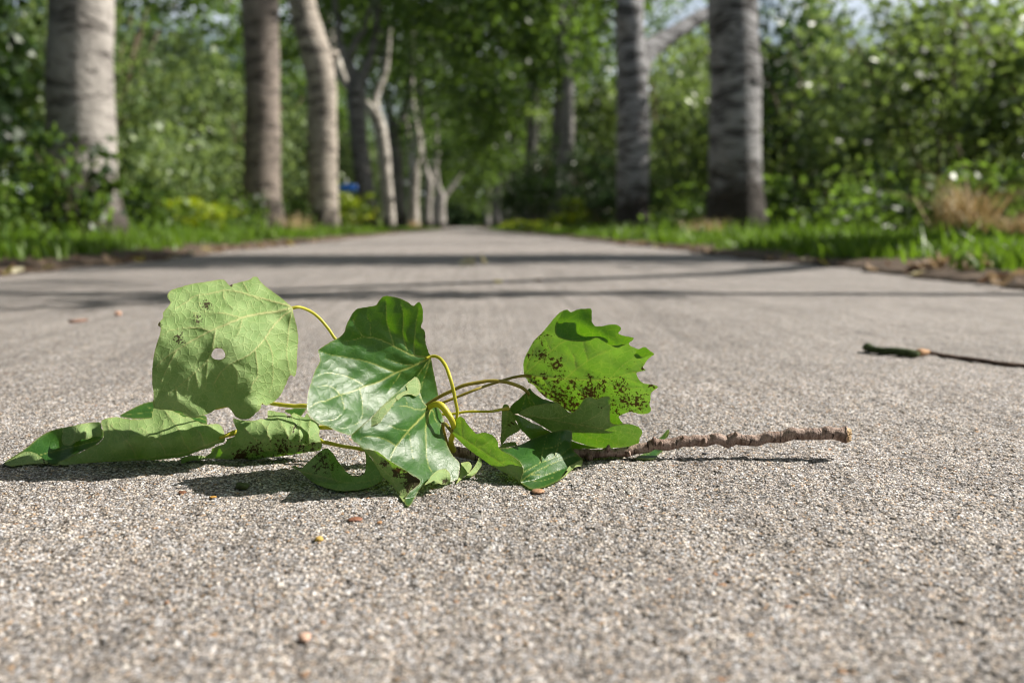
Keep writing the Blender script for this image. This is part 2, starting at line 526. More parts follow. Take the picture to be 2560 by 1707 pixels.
# ------------------------------------------------------------------ ground
def graded(lo, hi, a, b, fine, grow, mx):
    """coordinates from lo to hi, fine between a and b and growing outside"""
    mid = list(np.arange(a, b, fine))
    up, x, s = [], b, fine
    while x < hi:
        up.append(x); s = min(s * grow, mx); x += s
    up.append(hi)
    dn, x, s = [], a, fine
    while x > lo:
        s = min(s * grow, mx); x -= s
        if x > lo: dn.append(x)
    dn.append(lo)
    return np.array(dn[::-1] + mid + up)


def build_path():
    xs = graded(-1.42, 1.36, -0.30, 0.34, 0.00092, 1.04, 0.05)
    ys = graded(-1.0, 170.0, 0.27, 0.88, 0.00092, 1.035, 2.5)
    X, Y = np.meshgrid(xs, ys)
    v = np.stack([X.ravel(), Y.ravel(), np.zeros(X.size)], 1)
    nx, ny = len(xs), len(ys)
    i = np.arange(ny - 1)[:, None] * nx + np.arange(nx - 1)[None, :]
    q = np.stack([i, i + 1, i + nx + 1, i + nx], -1).reshape(-1, 4)
    o = link('path', fmesh('path', v, q, M_PATH, True))
    tag(o, kind='structure')


build_path()


def edge_x(side, y):
    """inner edge of the verge, crumbling over the path"""
    b = -1.33 if side < 0 else 1.25
    wob = 0.035 * np.sin(y * 2.1 + side) + 0.025 * np.sin(y * 5.3 + 2 * side) + 0.018 * np.sin(y * 13.7) + 0.012 * np.sin(y * 29.1 + 1)
    return b + wob


def build_ground():
    v = np.array([[-130, -60, -0.03], [130, -60, -0.03], [130, 280, -0.03], [-130, 280, -0.03]], float)
    o = link('ground', fmesh('ground', v, np.array([[0, 1, 2, 3]]), M_GROUND))
    tag(o, kind='structure')
    for side in (-1, 1):
        ys = np.concatenate([np.arange(-1, 14, 0.04), np.arange(14, 60, 0.4), np.arange(60, 171, 3)])
        offs = np.array([0, 0.02, 0.08, 0.18, 0.35, 0.6, 1.0, 1.6, 3.0, 8, 14, 20])
        V = []
        for y in ys:
            e = edge_x(side, y)
            for k, of in enumerate(offs):
                z = [-0.02, 0.008, 0.016, 0.022, 0.03, 0.04, 0.05, 0.06, 0.07, 0.08, 0.08, 0.05][k]
                if 0 < k < 10: z += 0.006 * math.sin(y * 7.7 + k * 2.1) * min(1, of * 6)
                V.append((e + side * of, y, z))
        n = len(offs)
        i = np.arange(len(ys) - 1)[:, None] * n + np.arange(n - 1)[None, :]
        q = np.stack([i, i + 1, i + n + 1, i + n], -1).reshape(-1, 4)
        if side < 0: q = q[:, ::-1]
        o = link('verge', fmesh('verge', np.array(V), q, M_SOIL, True))
        tag(o, kind='structure')


build_ground()


# ------------------------------------------------------------------ foliage clouds
def leaf_quads(c, n, size, g, up=0.25, aspect=0.75):
    """rhombic leaf faces at centres c"""
    N = len(c)
    t = g.normal(0, 1, (N, 3)); t /= np.linalg.norm(t, axis=1)[:, None]
    nn = g.normal(0, 1, (N, 3)); nn[:, 2] += up * 2
    s = np.cross(t, nn); s /= np.linalg.norm(s, axis=1)[:, None] + 1e-9
    nn = np.cross(s, t)
    L = size * g.uniform(0.6, 1.25, (N, 1))
    W = L * aspect
    v = np.stack([c - t * L / 2, c + s * W / 2 - t * L * 0.1 + nn * L * 0.12, c + t * L / 2, c - s * W / 2 - t * L * 0.1 + nn * L * 0.12], 1)
    q = np.arange(N * 4).reshape(N, 4)
    return v.reshape(-1, 3), q


def cloud(name, rad, nclump, nleaf, size, seed, mat, csize=0.22, fill=0.55, zbias=0.0, flatbottom=False):
    """crown: clumps of leaves scattered through an uneven ellipsoid"""
    g = np.random.default_rng(seed)
    rad = np.array(rad, float)
    d = g.normal(0, 1, (nclump, 3)); d /= np.linalg.norm(d, axis=1)[:, None]
    r = g.uniform(fill, 1.0, (nclump, 1)) ** 0.6
    lob = 1 + 0.22 * np.sin(d[:, :1] * 4 + seed) + 0.2 * np.sin(d[:, 1:2] * 5 + 2 * seed) + 0.15 * np.sin(d[:, 2:] * 6 + seed)
    cc = d * r * lob * rad
    if flatbottom: cc[:, 2] = np.abs(cc[:, 2]) - rad[2] * 0.0
    ctint = np.clip(g.normal(0.48, 0.27, nclump), 0.0, 1.0)
    k = g.integers(0, nclump, nleaf)
    off = g.normal(0, 1, (nleaf, 3)) * csize * rad.mean() * g.uniform(0.5, 1.1, (nclump, 1))[k]
    off[:, 2] *= 0.65
    c = cc[k] + off
    v, q = leaf_quads(c, nleaf, size, g)
    tint = np.repeat(np.clip(ctint[k] + g.normal(0, 0.16, nleaf), 0, 1), 4)
    return fmesh(name, v, q, mat, False, {'tint': tint})


CROWNS = [cloud('crown', (3.3, 3.6, 4.6), 120, 10500, 0.20, s, M_FOL, 0.16, 0.35) for s in (11, 12, 13)]
CROWNF = [cloud('crown', (3.4, 3.8, 5.0), 90, 5200, 0.30, s, M_FOL, 0.17, 0.35) for s in (21, 22)]


# ------------------------------------------------------------------ trees
def trunk_arr(px, Y, top, r_scale=1.0, flare=1.35, step=0.14, seed=0, segs=22):
    """trunk following (px, py, width) of the photo's trunk, standing at distance Y; `top` lists the points above the frame"""
    pts, rad = [], []
    base = P(px[0][0], px[0][1], Y)
    r0 = px[0][2] * 0.5 * Y / F / math.hypot(1, (px[0][0] - 1280) / F) ** 1.3
    pts.append((base.x, Y, -0.05)); rad.append(r0 * flare)
    pts.append((base.x, Y, 0.10)); rad.append(r0 * (1 + (flare - 1) * 0.6))
    if base.z > 0.5:
        pts.append((base.x, Y, base.z * 0.55)); rad.append(r0 * (1 + (flare - 1) * 0.15))
    for (x, y, wd) in px:
        p = P(x, y, Y)
        pts.append(tuple(p)); rad.append(wd * 0.5 * Y / F / math.hypot(1, (x - 1280) / F) ** 1.3)
    lp = pts[-1]
    for (dx, dy, dz, rr) in top:
        lp = (lp[0] + dx, lp[1] + dy, lp[2] + dz)
        pts.append(lp); rad.append(rr)
    a = catmull(np.column_stack([pts, rad]), step)
    return tube_arr(a[:, :3], np.maximum(a[:, 3], 0.01) * r_scale, segs, 0.035, True, seed), pts


def limb(pts, radii, step=0.15, seed=0, segs=12):
    a = catmull(np.column_stack([pts, radii]), step)
    return tube_arr(a[:, :3], np.maximum(a[:, 3], 0.008), segs, 0.04, True, seed)


def pxl(lst, Y, dy=0.0):
    """limb given by photo points (px, py, width) at distance Y, drifting dy along its length"""
    pts, r = [], []
    for i, (x, y, wd) in enumerate(lst):
        yy = Y + dy * i / max(1, len(lst) - 1)
        pts.append(tuple(P(x, y, yy))); r.append(wd * 0.5 * yy / F)
    return pts, r


def tree(name, label, group, px, Y, top, bark, crown=None, limbs=(), seed=0, flare=1.35):
    tr, pts = trunk_arr(px, Y, top, 1.28 if Y > 30 else 1.0, flare, 0.14 if Y < 30 else 0.3, seed)
    b = P(px[0][0], px[0][1], Y)
    root = empty(name, (b.x, Y, 0))
    tag(root, label, 'tree', group)
    off = np.array([b.x, Y, 0])
    v, f = merge([tr])
    link('trunk', fmesh('trunk', v - off, f, bark, True), root)
    for i, (lp, lr) in enumerate(limbs):
        v, f = merge([limb(lp, [r_ * (1.25 if Y > 30 else 1.0) for r_ in lr], 0.12, seed + i + 1)])
        link('limb', fmesh('limb', v - off, f, bark, True), root)
    if crown:
        for (mesh, x, y, z, s, rz) in crown:
            c = link('crown', mesh, root)
            c.location = (x, y, z); c.scale = (s, s, s); c.rotation_euler = (0, 0, rz)
    return root


def n2(x, y): return (560 + x / 2.24, y / 2.24)
def r3(x, y): return (1150 + x / 2.24, y / 2.24)


def n2w(l): return [(*n2(x, y), wd / 2.24) for x, y, wd in l]
def r3w(l): return [(*r3(x, y), wd / 2.24) for x, y, wd in l]


GT = 'poplars lining the path'
UP = [(0.05, 0, 2.5, 0.17), (0.1, 0.1, 3, 0.12), (0, 0, 3, 0.05)]
tree('poplar_tree', 'thick pale grey trunk, leftmost of the trees, with dark undergrowth at its foot', GT,
     [(205, 470, 188), (204, 380, 180), (202, 250, 174), (202, 120, 170), (203, 0, 168)], 7.1,
     [(0.02, 0, 1.5, 0.21), (0.1, 0, 3, 0.15), (0.1, 0, 4, 0.06)], M_BARK,
     [(CROWNS[0], -1.6, 0.3, 8.6, 0.75, 0.4)], seed=1, flare=1.5)
tree('poplar_tree', 'straight trunk dark on its left side, second tree from the left beside the path', GT,
     n2w([(213, 1130, 222), (212, 950, 206), (213, 700, 200), (214, 400, 194), (206, 150, 200), (203, 0, 206)]), 13.8,
     [(0.02, 0, 2, 0.22), (0.1, 0.1, 3, 0.16), (0, 0, 3, 0.06)], M_BARKM,
     [(CROWNS[1], -1.8, 0.5, 9.2, 0.85, 1.4)], seed=2)
tree('poplar_tree', 'trunk with a bright white right side that bends away left above a knot', GT,
     n2w([(560, 1190, 168), (553, 1000, 165), (552, 700, 160), (545, 480, 160), (520, 320, 168), (475, 170, 160), (432, 0, 150)]), 18.0,
     [(-0.35, 0, 1.8, 0.24), (-0.4, 0.1, 3, 0.16), (0, 0, 3, 0.06)], M_BARKC,
     [(CROWNS[2], -1.6, 0.6, 9.4, 0.85, 2.1)], seed=3,
     limbs=[(lambda a: (a[0], a[1]))(pxl(n2w([(570, 300, 70), (605, 310, 62), (632, 300, 40), (640, 292, 18)]), 18.0))])
Y4 = 26.0
tree('poplar_tree', 'dark grey leaning trunk forking high, just right of the small blue sign', GT,
     n2w([(808, 1200, 96), (790, 1050, 100), (762, 850, 100), (745, 650, 100), (742, 500, 105), (725, 430, 70), (690, 330, 50), (645, 240, 42), (640, 120, 36), (620, 0, 30)]), Y4,
     [(-0.2, 0, 2.5, 0.12), (0, 0, 3, 0.05)], M_BARKD,
     [(CROWNS[0], 0.8, 0.5, 8.4, 0.9, 2.9)], seed=4,
     limbs=[pxl(n2w([(750, 500, 70), (790, 400, 60), (830, 280, 45), (850, 150, 36), (870, -60, 26)]), Y4, 0.3),
            pxl(n2w([(690, 350, 40), (740, 230, 34), (790, 150, 26), (840, -40, 20)]), Y4, -0.4)])
Y5 = 32.0
tree('poplar_tree', 'slim white trunk splitting in a Y, left of the far end of the path', GT,
     n2w([(925, 1200, 54), (912, 1050, 52), (898, 900, 54), (885, 780, 54), (862, 680, 58), (825, 610, 46), (785, 565, 34)]), Y5,
     [(-0.8, 0, 1.0, 0.14), (-0.5, 0, 3, 0.06)], M_BARKW,
     [(CROWNS[1], -1.2, 0.3, 10.4, 0.9, 3.7)], seed=5,
     limbs=[pxl(n2w([(868, 690, 46), (855, 620, 40), (845, 555, 38), (865, 490, 34), (900, 410, 28), (915, 330, 20), (930, 150, 14)]), Y5, 0.2)])
Y6 = 38.0
tree('poplar_tree', 'blue grey shaded trunk with a V fork, right of the slim white Y trunk', GT,
     n2w([(985, 1190, 52), (970, 1000, 56), (957, 850, 56), (950, 740, 52), (925, 640, 30), (900, 530, 26), (885, 300, 20)]), Y6,
     [(-0.2, 0, 2.5, 0.12), (0, 0, 3, 0.05)], M_BARKD,
     [(CROWNS[2], 0.9, 0.2, 8.2, 0.95, 4.5)], seed=6,
     limbs=[pxl(n2w([(955, 745, 40), (985, 680, 32), (1015, 610, 28), (1035, 520, 24), (1050, 300, 16)]), Y6, 0.3)])
Y7 = 46.0
tree('poplar_tree', 'bright white trunk with orange dry grass at its foot, near the path end', GT,
     n2w([(1062, 1170, 46), (1064, 1050, 46), (1070, 930, 46), (1085, 840, 42), (1078, 740, 38), (1064, 660, 26), (1050, 450, 20)]), Y7,
     [(0, 0, 3, 0.14), (0, 0, 3, 0.05)], M_BARKW,
     [(CROWNS[0], -1.2, 0.2, 10.6, 0.95, 0.7)], seed=7,
     limbs=[pxl(n2w([(1058, 930, 30), (1040, 850, 26), (1035, 790, 22), (1015, 650, 16)]), Y7, 0.3)])
Y8 = 57.0
tree('poplar_tree', 'cream trunk with a short fork, last clear trunk left of the vanishing path', GT,
     n2w([(1140, 1200, 36), (1143, 1100, 36), (1147, 1020, 38), (1130, 950, 26), (1112, 870, 20), (1105, 700, 16)]), Y8,
     [(0, 0, 3, 0.14), (0, 0, 3, 0.05)], M_BARK,
     [(CROWNF[0], -1.3, 0.2, 10.4, 0.95, 1.9)], seed=8,
     limbs=[pxl(n2w([(1152, 1030, 28), (1170, 990, 22), (1200, 850, 16)]), Y8, 0.3)])
Y9 = 72.0
tree('poplar_tree', 'small hazy pale trunk with a long arm slanting right, beside the vanishing path', GT,
     n2w([(1210, 1215, 50), (1208, 1150, 48), (1215, 1100, 40), (1200, 1050, 24), (1190, 950, 18)]), Y9,
     [(0, 0, 4, 0.14), (0, 0, 3, 0.05)], M_BARK,
     [(CROWNF[1], -1.3, 0.2, 10.6, 0.95, 2.9)], seed=9,
     limbs=[pxl(n2w([(1215, 1130, 30), (1245, 1085, 24), (1290, 1030, 20), (1330, 960, 16)]), Y9, 0.5)])

# right-hand row
tree('poplar_tree', 'thick trunk banded black and grey with a dark knot, rightmost of the trees', GT,
     [(r3(1545, 0)[0], 470, 140), (r3(1543, 0)[0], 380, 135), (r3(1540, 0)[0], 250, 131), (r3(1533, 0)[0], 100, 126), (r3(1527, 0)[0], 0, 124)], 9.2,
     [(0.02, 0, 1.8, 0.2), (0.1, 0, 3, 0.15), (0.1, 0, 4, 0.06)], M_BARKR,
     [(CROWNS[1], 1.4, 0.5, 12.2, 0.6, 5.2)], seed=11, flare=1.4,
     limbs=[pxl([(1868, 210, 60), (1885, 205, 48), (1900, 200, 30), (1906, 199, 14)], 9.1)])
Y2 = 14.6
tree('poplar_tree', 'dark trunk with one thick arm slanting up right behind the rightmost trunk', GT,
     r3w([(968, 1120, 186), (968, 950, 184), (970, 700, 180), (965, 400, 172), (955, 200, 156), (952, 0, 150)]), Y2,
     [(0.25, 1.1, 1.3, 0.24), (0.3, 0.7, 1.6, 0.2), (0.1, 0.1, 3, 0.14), (0, 0, 3, 0.05)], M_BARKR,
     [(CROWNS[2], 0.8, 0.5, 12.0, 0.65, 0.2)], seed=12,
     limbs=[pxl(r3w([(985, 420, 130), (1030, 310, 118), (1120, 240, 98), (1230, 170, 84), (1330, 110, 78), (1450, 40, 66), (1600, -90, 50)]), Y2, 1.0)])
Y3 = 25.0
tree('poplar_tree', 'hazy dark trunk half hidden by leaves, right of the far end of the path', GT,
     r3w([(592, 1120, 104), (596, 900, 96), (603, 700, 74), (605, 480, 58), (590, 330, 48), (570, 220, 40), (560, 0, 34)]), Y3,
     [(0, 0, 2.5, 0.15), (0, 0, 3, 0.05)], M_BARKD,
     [(CROWNS[0], -0.6, 0.3, 7.6, 0.95, 1.2)], seed=13,
     limbs=[pxl(r3w([(610, 420, 50), (635, 300, 42), (645, 100, 34), (630, -60, 28)]), Y3, 0.5)])
for i, (Yf, xx) in enumerate(((28.3, 2.6), (38.6, 2.5), (42.3, 2.7), (52.5, 2.5), (66, 2.6), (80, 2.5), (90, 2.6))):
    bx = 1165 + xx / Yf * F
    hb = 566 - 0.6 / Yf * F
    tree('poplar_tree', 'right-hand poplar lost in the foliage beyond the hazy dark trunk', GT,
         [(bx, hb, 0.42 / Yf * F), (bx + 2, hb - 2.0 / Yf * F, 0.38 / Yf * F)], Yf,
         [(0.1, 0, 3, 0.16), (-0.2, 0, 3, 0.1), (0, 0, 3, 0.04)], M_BARKD,
         [((CROWNS + CROWNF)[i % 5], -0.5, 0.2, 7.2 + 0.25 * (i % 3), 0.95, i * 1.3)], seed=20 + i)
for i, (Yf, xx) in enumerate(((86, -2.8), (100, -2.7), (100, 2.7), (118, -2.8), (118, 2.6))):
    bx = 1165 + xx / Yf * F
    hb = 566 - 0.6 / Yf * F
    tree('poplar_tree', 'tiny far poplar in the hazy end of the avenue', GT,
         [(bx, hb, 0.42 / Yf * F), (bx, hb - 2.0 / Yf * F, 0.38 / Yf * F)], Yf,
         [(0.1, 0, 3, 0.16), (-0.2, 0, 3, 0.1), (0, 0, 3, 0.04)], M_BARK,
         [(CROWNF[i % 2], -0.3 * np.sign(xx), 0.2, 7.4, 1.05, i * 1.1)], seed=30 + i)
SHADOW_SHOOT2 = cloud('shadow_shoots', (0.25, 0.2, 1.7), 16, 900, 0.06, 92, M_FOL, 0.10, 0.2)
# two trees of the right row beside the camera: only their shadows reach the picture, girth and lean shaped for them
for i, (xx, Yf, rr) in enumerate(((3.9, 4.45, 0.60), (2.6, 2.05, 0.045))):
    root = empty('poplar_tree', (xx, Yf, 0))
    tag(root, 'roadside poplar outside the right edge, its shadow crossing the path', 'tree', GT)
    a = catmull([(0, 0, -0.05, rr * 1.3), (0, 0, 0.4, rr), (0.03, 0.45, 2, rr * 0.95), (-0.05, 0.9, 4, rr * 0.9), (0.1, 1.3, 7, rr * 0.7), (0.1, 1.5, 10, rr * 0.3)], 0.15)
    v, f = merge([tube_arr(a[:, :3], a[:, 3], 18, 0.03, True, 40 + i)])
    link('trunk', fmesh('trunk', v, f, M_BARKD, True), root)
    if i == 0:
        for lp, lr in (([(0, 0, 2.2), (-0.1, 0.5, 2.9), (-0.3, 1.0, 3.3), (-0.5, 1.5, 4.2)], (0.12, 0.10, 0.09, 0.05)),
                       ([(0, 0, 2.0), (0.1, -0.5, 2.6), (0.1, -0.9, 3.0), (0, -1.4, 4.0)], (0.10, 0.08, 0.07, 0.04))):
            v, f = merge([limb(lp, lr, 0.12, 50, 10)])
            link('limb', fmesh('limb', v, f, M_BARKD, True), root)
    c = link('shadow_shoots', cloud('shadow_shoots', (0.5, 0.75, 1.9), 60, 4600, 0.085, 91, M_FOL, 0.18, 0.2) if i == 0 else SHADOW_SHOOT2, root)  # unseen leaf clumps added to widen and soften the shadow bands
    c.location = (0.05, 0.5 if i == 0 else 0.55, 3.3)
    if i == 0:
        c = link('crown', CROWNS[i], root); c.location = (1.8, 0.3, 10.5); c.scale = (0.55,) * 3



# ------------------------------------------------------------------ shrubs and the wood behind
SHR = {
    'hedge': [cloud('foliage', (1.0, 1.0, 1.15), 60, 3400, 0.085, s, M_FOLH, 0.17, 0.2) for s in (31, 32, 33)],
    'pale': [cloud('foliage', (1.0, 1.0, 1.25), 60, 4200, 0.09, s, M_FOLP, 0.20, 0.25) for s in (41, 42, 43)],
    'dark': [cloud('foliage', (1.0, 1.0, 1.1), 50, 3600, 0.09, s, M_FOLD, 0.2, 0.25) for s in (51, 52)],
    'young': [cloud('foliage', (0.3, 0.3, 0.3), 16, 420, 0.085, s, M_FOLY, 0.3, 0.25) for s in (61, 62)],
    'low': [cloud('foliage', (0.4, 0.4, 0.32), 18, 620, 0.075, s, M_FOL, 0.3, 0.25) for s in (71, 72)],
}


def stalks_mesh(seed, h, n=5):
    g = np.random.default_rng(seed)
    parts = []
    for k in range(n):
        b = g.uniform(-0.25, 0.25, 2); tp = g.uniform(-0.8, 0.8, 2)
        parts.append(limb([(b[0], b[1], -0.05), (b[0] * 0.7 + tp[0] * 0.3, b[1] * 0.7 + tp[1] * 0.3, h * 0.45), (tp[0], tp[1], h)], (0.022, 0.016, 0.006), 0.25, k, 6))
    v, f = merge(parts)
    return fmesh('stems', v, f, M_STALK, True)


STALKS = [stalks_mesh(s, 1.0, 6) for s in (1, 2)]


def shrub(kind, x, y, h, w, label, group, k=0, rz=0.0, stems=True):
    root = empty('shrub', (x, y, 0.04), rz)
    tag(root, label, 'shrub', group)
    ms = SHR[kind][k % len(SHR[kind])]
    base = {'hedge': 1.15, 'pale': 1.25, 'dark': 1.1, 'young': 0.3, 'low': 0.32}[kind]
    sx = w / (0.3 if kind == 'young' else 0.4 if kind == 'low' else 1.0)
    sz = h / (2 * base)
    f = link('foliage', ms, root)
    f.scale = (sx, sx, sz); f.location = (0, 0, h * 0.52)
    if stems:
        s = link('stems', STALKS[k % 2], root)
        s.scale = (sx if kind not in ('young', 'low') else sx * 0.3, sx if kind not in ('young', 'low') else sx * 0.3, h * 0.9)
    return root


HG = 'hedge shrubs behind the right-hand trees'
HL = 'leafy shrub in the dense hedge behind the right-hand trees'
g = np.random.default_rng(5)
k = 0
for y, x0 in ((7.6, 5.6), (9.2, 4.9), (10.6, 4.6), (12.2, 4.4), (13.8, 4.3), (15.5, 4.3), (17.5, 4.2), (19.5, 4.1), (22, 4.0), (25, 3.9), (28, 3.8), (32, 3.7), (36, 3.7), (41, 3.7)):
    h = 2.15 + 0.6 * g.random() + 0.075 * (y - 8)
    shrub('dark' if k % 6 == 5 else 'pale' if k % 5 == 3 else 'hedge', x0 + 0.9 + g.uniform(-0.2, 0.2), y, h * (1.12 if y > 15 else 0.97), 1.15 + 0.02 * y, HL, HG, k, g.uniform(0, 6)); k += 1
for y, x0 in ((16.5, 6.6), (19.5, 6.4), (23, 6.0), (27, 5.8)):
    h = 2.5 + 0.7 * g.random() + 0.10 * (y - 8)
    shrub('hedge', x0 + 0.9 + g.uniform(-0.3, 0.3), y, h, 1.5 + 0.02 * y, HL, HG, k, g.uniform(0, 6)); k += 1
LG = 'pale shrubs behind the left-hand trees'
LL = 'pale green feathery shrub growing behind the left-hand trees'
for i, (x, y, h, wd) in enumerate(((-3.9, 11.2, 2.4, 0.9), (-4.6, 12.6, 2.9, 1.2), (-5.2, 14.6, 3.2, 1.3), (-4.4, 15.8, 2.6, 1.1), (-4.0, 19.0, 2.6, 1.1), (-4.6, 22, 3.2, 1.3), (-4.2, 25.5, 3.0, 1.2),
                                   (-6.4, 17, 3.6, 1.5), (-7.2, 20.5, 3.8, 1.6), (-6.0, 25, 3.8, 1.6), (-4.4, 30, 3.2, 1.3), (-4.2, 36, 3.2, 1.3), (-4.4, 43, 3.4, 1.4), (-4.4, 52, 3.4, 1.4))):
    shrub('pale', x, y, h, wd, LL, LG, i, i * 1.7)
DG = 'dark shrubs at the left edge'
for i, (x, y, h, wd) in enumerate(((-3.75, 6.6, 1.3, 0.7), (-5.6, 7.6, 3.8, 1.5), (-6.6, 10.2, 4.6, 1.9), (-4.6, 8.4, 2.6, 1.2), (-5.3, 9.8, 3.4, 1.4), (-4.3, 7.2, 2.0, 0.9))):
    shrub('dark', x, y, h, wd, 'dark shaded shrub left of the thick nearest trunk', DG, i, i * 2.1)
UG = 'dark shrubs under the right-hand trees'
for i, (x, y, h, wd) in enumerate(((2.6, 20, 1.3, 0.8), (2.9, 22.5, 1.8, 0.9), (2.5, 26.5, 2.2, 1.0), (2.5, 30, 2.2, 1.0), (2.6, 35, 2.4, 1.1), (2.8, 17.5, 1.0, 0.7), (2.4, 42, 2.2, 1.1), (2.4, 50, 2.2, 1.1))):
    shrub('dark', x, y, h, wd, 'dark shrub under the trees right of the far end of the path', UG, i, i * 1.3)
gp = P(885, 555, 20)
shrub('young', gp.x, 20, 0.75, 0.3, 'bright yellow green seedling bush below the blue sign', None, 0)
gp = P(1425, 540, 15.5)
shrub('young', gp.x, 15.5, 0.55, 0.26, 'lime green seedling bush in front of the dark trunk right of the path', None, 1)
gp = P(1325, 575, 18)
shrub('young', gp.x, 18, 0.22, 0.36, 'low lime green plant at the right edge of the far path', None, 0)
gp = P(1820, 0, 11.2)
shrub('low', gp.x + 0.4, 8.3, 0.30, 0.34, 'low dark plant at the foot of the rightmost trunk', None, 0)
gp = P(165, 0, 6.6)
shrub('low', gp.x, 6.5, 0.62, 0.34, 'dark bramble bush against the foot of the thick left trunk', None, 1)
gp = P(240, 0, 6.5)
shrub('low', gp.x - 0.55, 6.2, 0.38, 0.3, 'low dark plant just left of the thick left trunk', None, 0)
gp = P(590, 0, 12.8)
shrub('low', gp.x, 12.6, 0.5, 0.4, 'brownish low plant at the foot of the second trunk from the left', None, 1)


NL = 'low plants between the left-hand trunks'
NR = 'low plants under the right-hand hedge'
g = np.random.default_rng(77)
for i, (x, y) in enumerate(((-2.75, 8.4), (-3.1, 9.3), (-2.7, 10.2), (-3.3, 10.9), (-2.9, 11.8), (-3.4, 12.6), (-2.6, 15.0), (-3.0, 16.4), (-2.6, 20.5), (-2.8, 22.5), (-3.2, 7.9))):
    shrub('young' if i % 3 == 2 else 'low', x, y, 0.32 + 0.25 * g.random(), 0.36, 'low leafy plant between the left-hand trunks', NL, i, i * 1.1, False)
for i, (x, y) in enumerate(((3.3, 6.2), (3.6, 7.0), (3.2, 7.9), (3.6, 8.8), (3.1, 10.2), (3.4, 11.2), (2.9, 12.2), (3.1, 13.4), (4.2, 6.6), (2.9, 16), (3.9, 7.6))):
    shrub('low', x, y, 0.35 + 0.3 * g.random(), 0.42, 'low leafy plant under the right-hand hedge', NR, i, i * 1.7, False)
# the avenue goes on behind the camera: it shades the light that comes from there
for i, (x, y, cx, cz, sc_) in enumerate(((-2.9, 1.0, -2.0, 7.6, 0.95), (-2.9, -4.5, -1.4, 7.0, 1.1), (-2.8, -10, -1.2, 6.6, 1.1), (2.9, -4.0, 1.6, 6.6, 1.05), (2.9, -9.5, 1.2, 6.2, 1.1), (-2.9, -16, 0.5, 6, 1.2), (2.9, -15, -0.5, 6, 1.2))):
    root = empty('poplar_tree', (x, y, 0))
    tag(root, 'poplar of the same avenue standing behind the viewpoint, outside the picture', 'tree', GT)
    a = catmull([(0, 0, -0.05, 0.36), (0, 0, 0.4, 0.27), (0.03, 0, 3, 0.25), (0.1, 0.1, 7, 0.18), (0.1, 0, 10, 0.07)], 0.3)
    v, f = merge([tube_arr(a[:, :3], a[:, 3], 16, 0.03, True, 60 + i)])
    link('trunk', fmesh('trunk', v, f, M_BARKD, True), root)
    c = link('crown', CROWNS[i % 3], root)
    c.location = (cx - x, 0.2, cz); c.scale = (sc_, sc_ * 1.1, sc_ * 0.8); c.rotation_euler = (0, 0, i * 1.3)
for i, (x, y) in enumerate(((-4.6, -3), (-5, -6.5), (-4.4, -10), (4.8, -4), (5, -7.5), (4.4, -11), (-1.6, -17), (1.6, -18))):
    shrub('dark', x, y, 3.4, 1.7, 'dark shrub standing behind the viewpoint, outside the picture', 'shrubs behind the viewpoint', i, i * 0.9, False)

for i, (x, y) in enumerate(((-5.4, 0.6), (-5.8, 3.0), (-5.2, 5.0), (6.9, 1.0), (6.9, 3.4), (6.8, 5.6))):
    shrub('dark' if x < 0 else 'hedge', x, y, 3.2 if x < 0 else 2.2, 1.6, 'shrub beside the viewpoint, outside the picture', 'shrubs beside the viewpoint', i, i * 1.9, False)


def wood(name, x0, x1, y0, y1, zf, n, size, seed, mat):
    g = np.random.default_rng(seed)
    nc = n // 28
    cx = g.uniform(x0, x1, nc); cy = y0 + (y1 - y0) * g.random(nc)
    cz = g.random(nc) ** 0.9 * np.array([zf(a, b) for a, b in zip(cx, cy)])
    ct = np.clip(g.normal(0.38, 0.27, nc), 0.0, 1.0)
    kk = g.integers(0, nc, n)
    c = np.stack([cx, cy, cz], 1)[kk] + g.normal(0, 0.42, (n, 3)) * np.array([1, 1, 0.7])
    c[:, 2] = np.abs(c[:, 2])
    v, q = leaf_quads(c, n, size, g, 0.6)
    tint = np.repeat(np.clip(ct[kk] + g.normal(0, 0.13, n), 0, 1), 4)
    o = link(name, fmesh(name, v, q, mat, False, {'tint': tint}))
    tag(o, 'continuous mass of woodland foliage far behind the %s row of trees' % ('right-hand' if x0 > 0 else 'left-hand' if x1 < 0 else 'avenue and both'), 'wood', kind='stuff')


def zr(x, y): return (2.9 + 0.5 * math.sin(y * 0.7) + 0.4 * math.sin(y * 1.9) if y < 40 else 9.5 + 1.5 * math.sin(y * 0.5))


wood('wood', 10.5, 16.5, 6, 95, zr, 26000, 0.34, 81, M_FOLH)
wood('wood', -15.5, -9.0, 4, 110, lambda x, y: (8.6 if y < 22 else 14.5) + 1.8 * math.sin(y * 0.6) + math.sin(y * 1.7), 46000, 0.36, 82, M_FOL)
wood('wood', -22, 22, 176, 196, lambda x, y: 6.0 + 1.5 * math.sin(x * 2) if abs(x - 0.6) < 3.2 else 17 + 2 * math.sin(x * 0.5), 30000, 1.1, 83, M_FOLP)  # pale leaf colour here stands in for haze at the far end

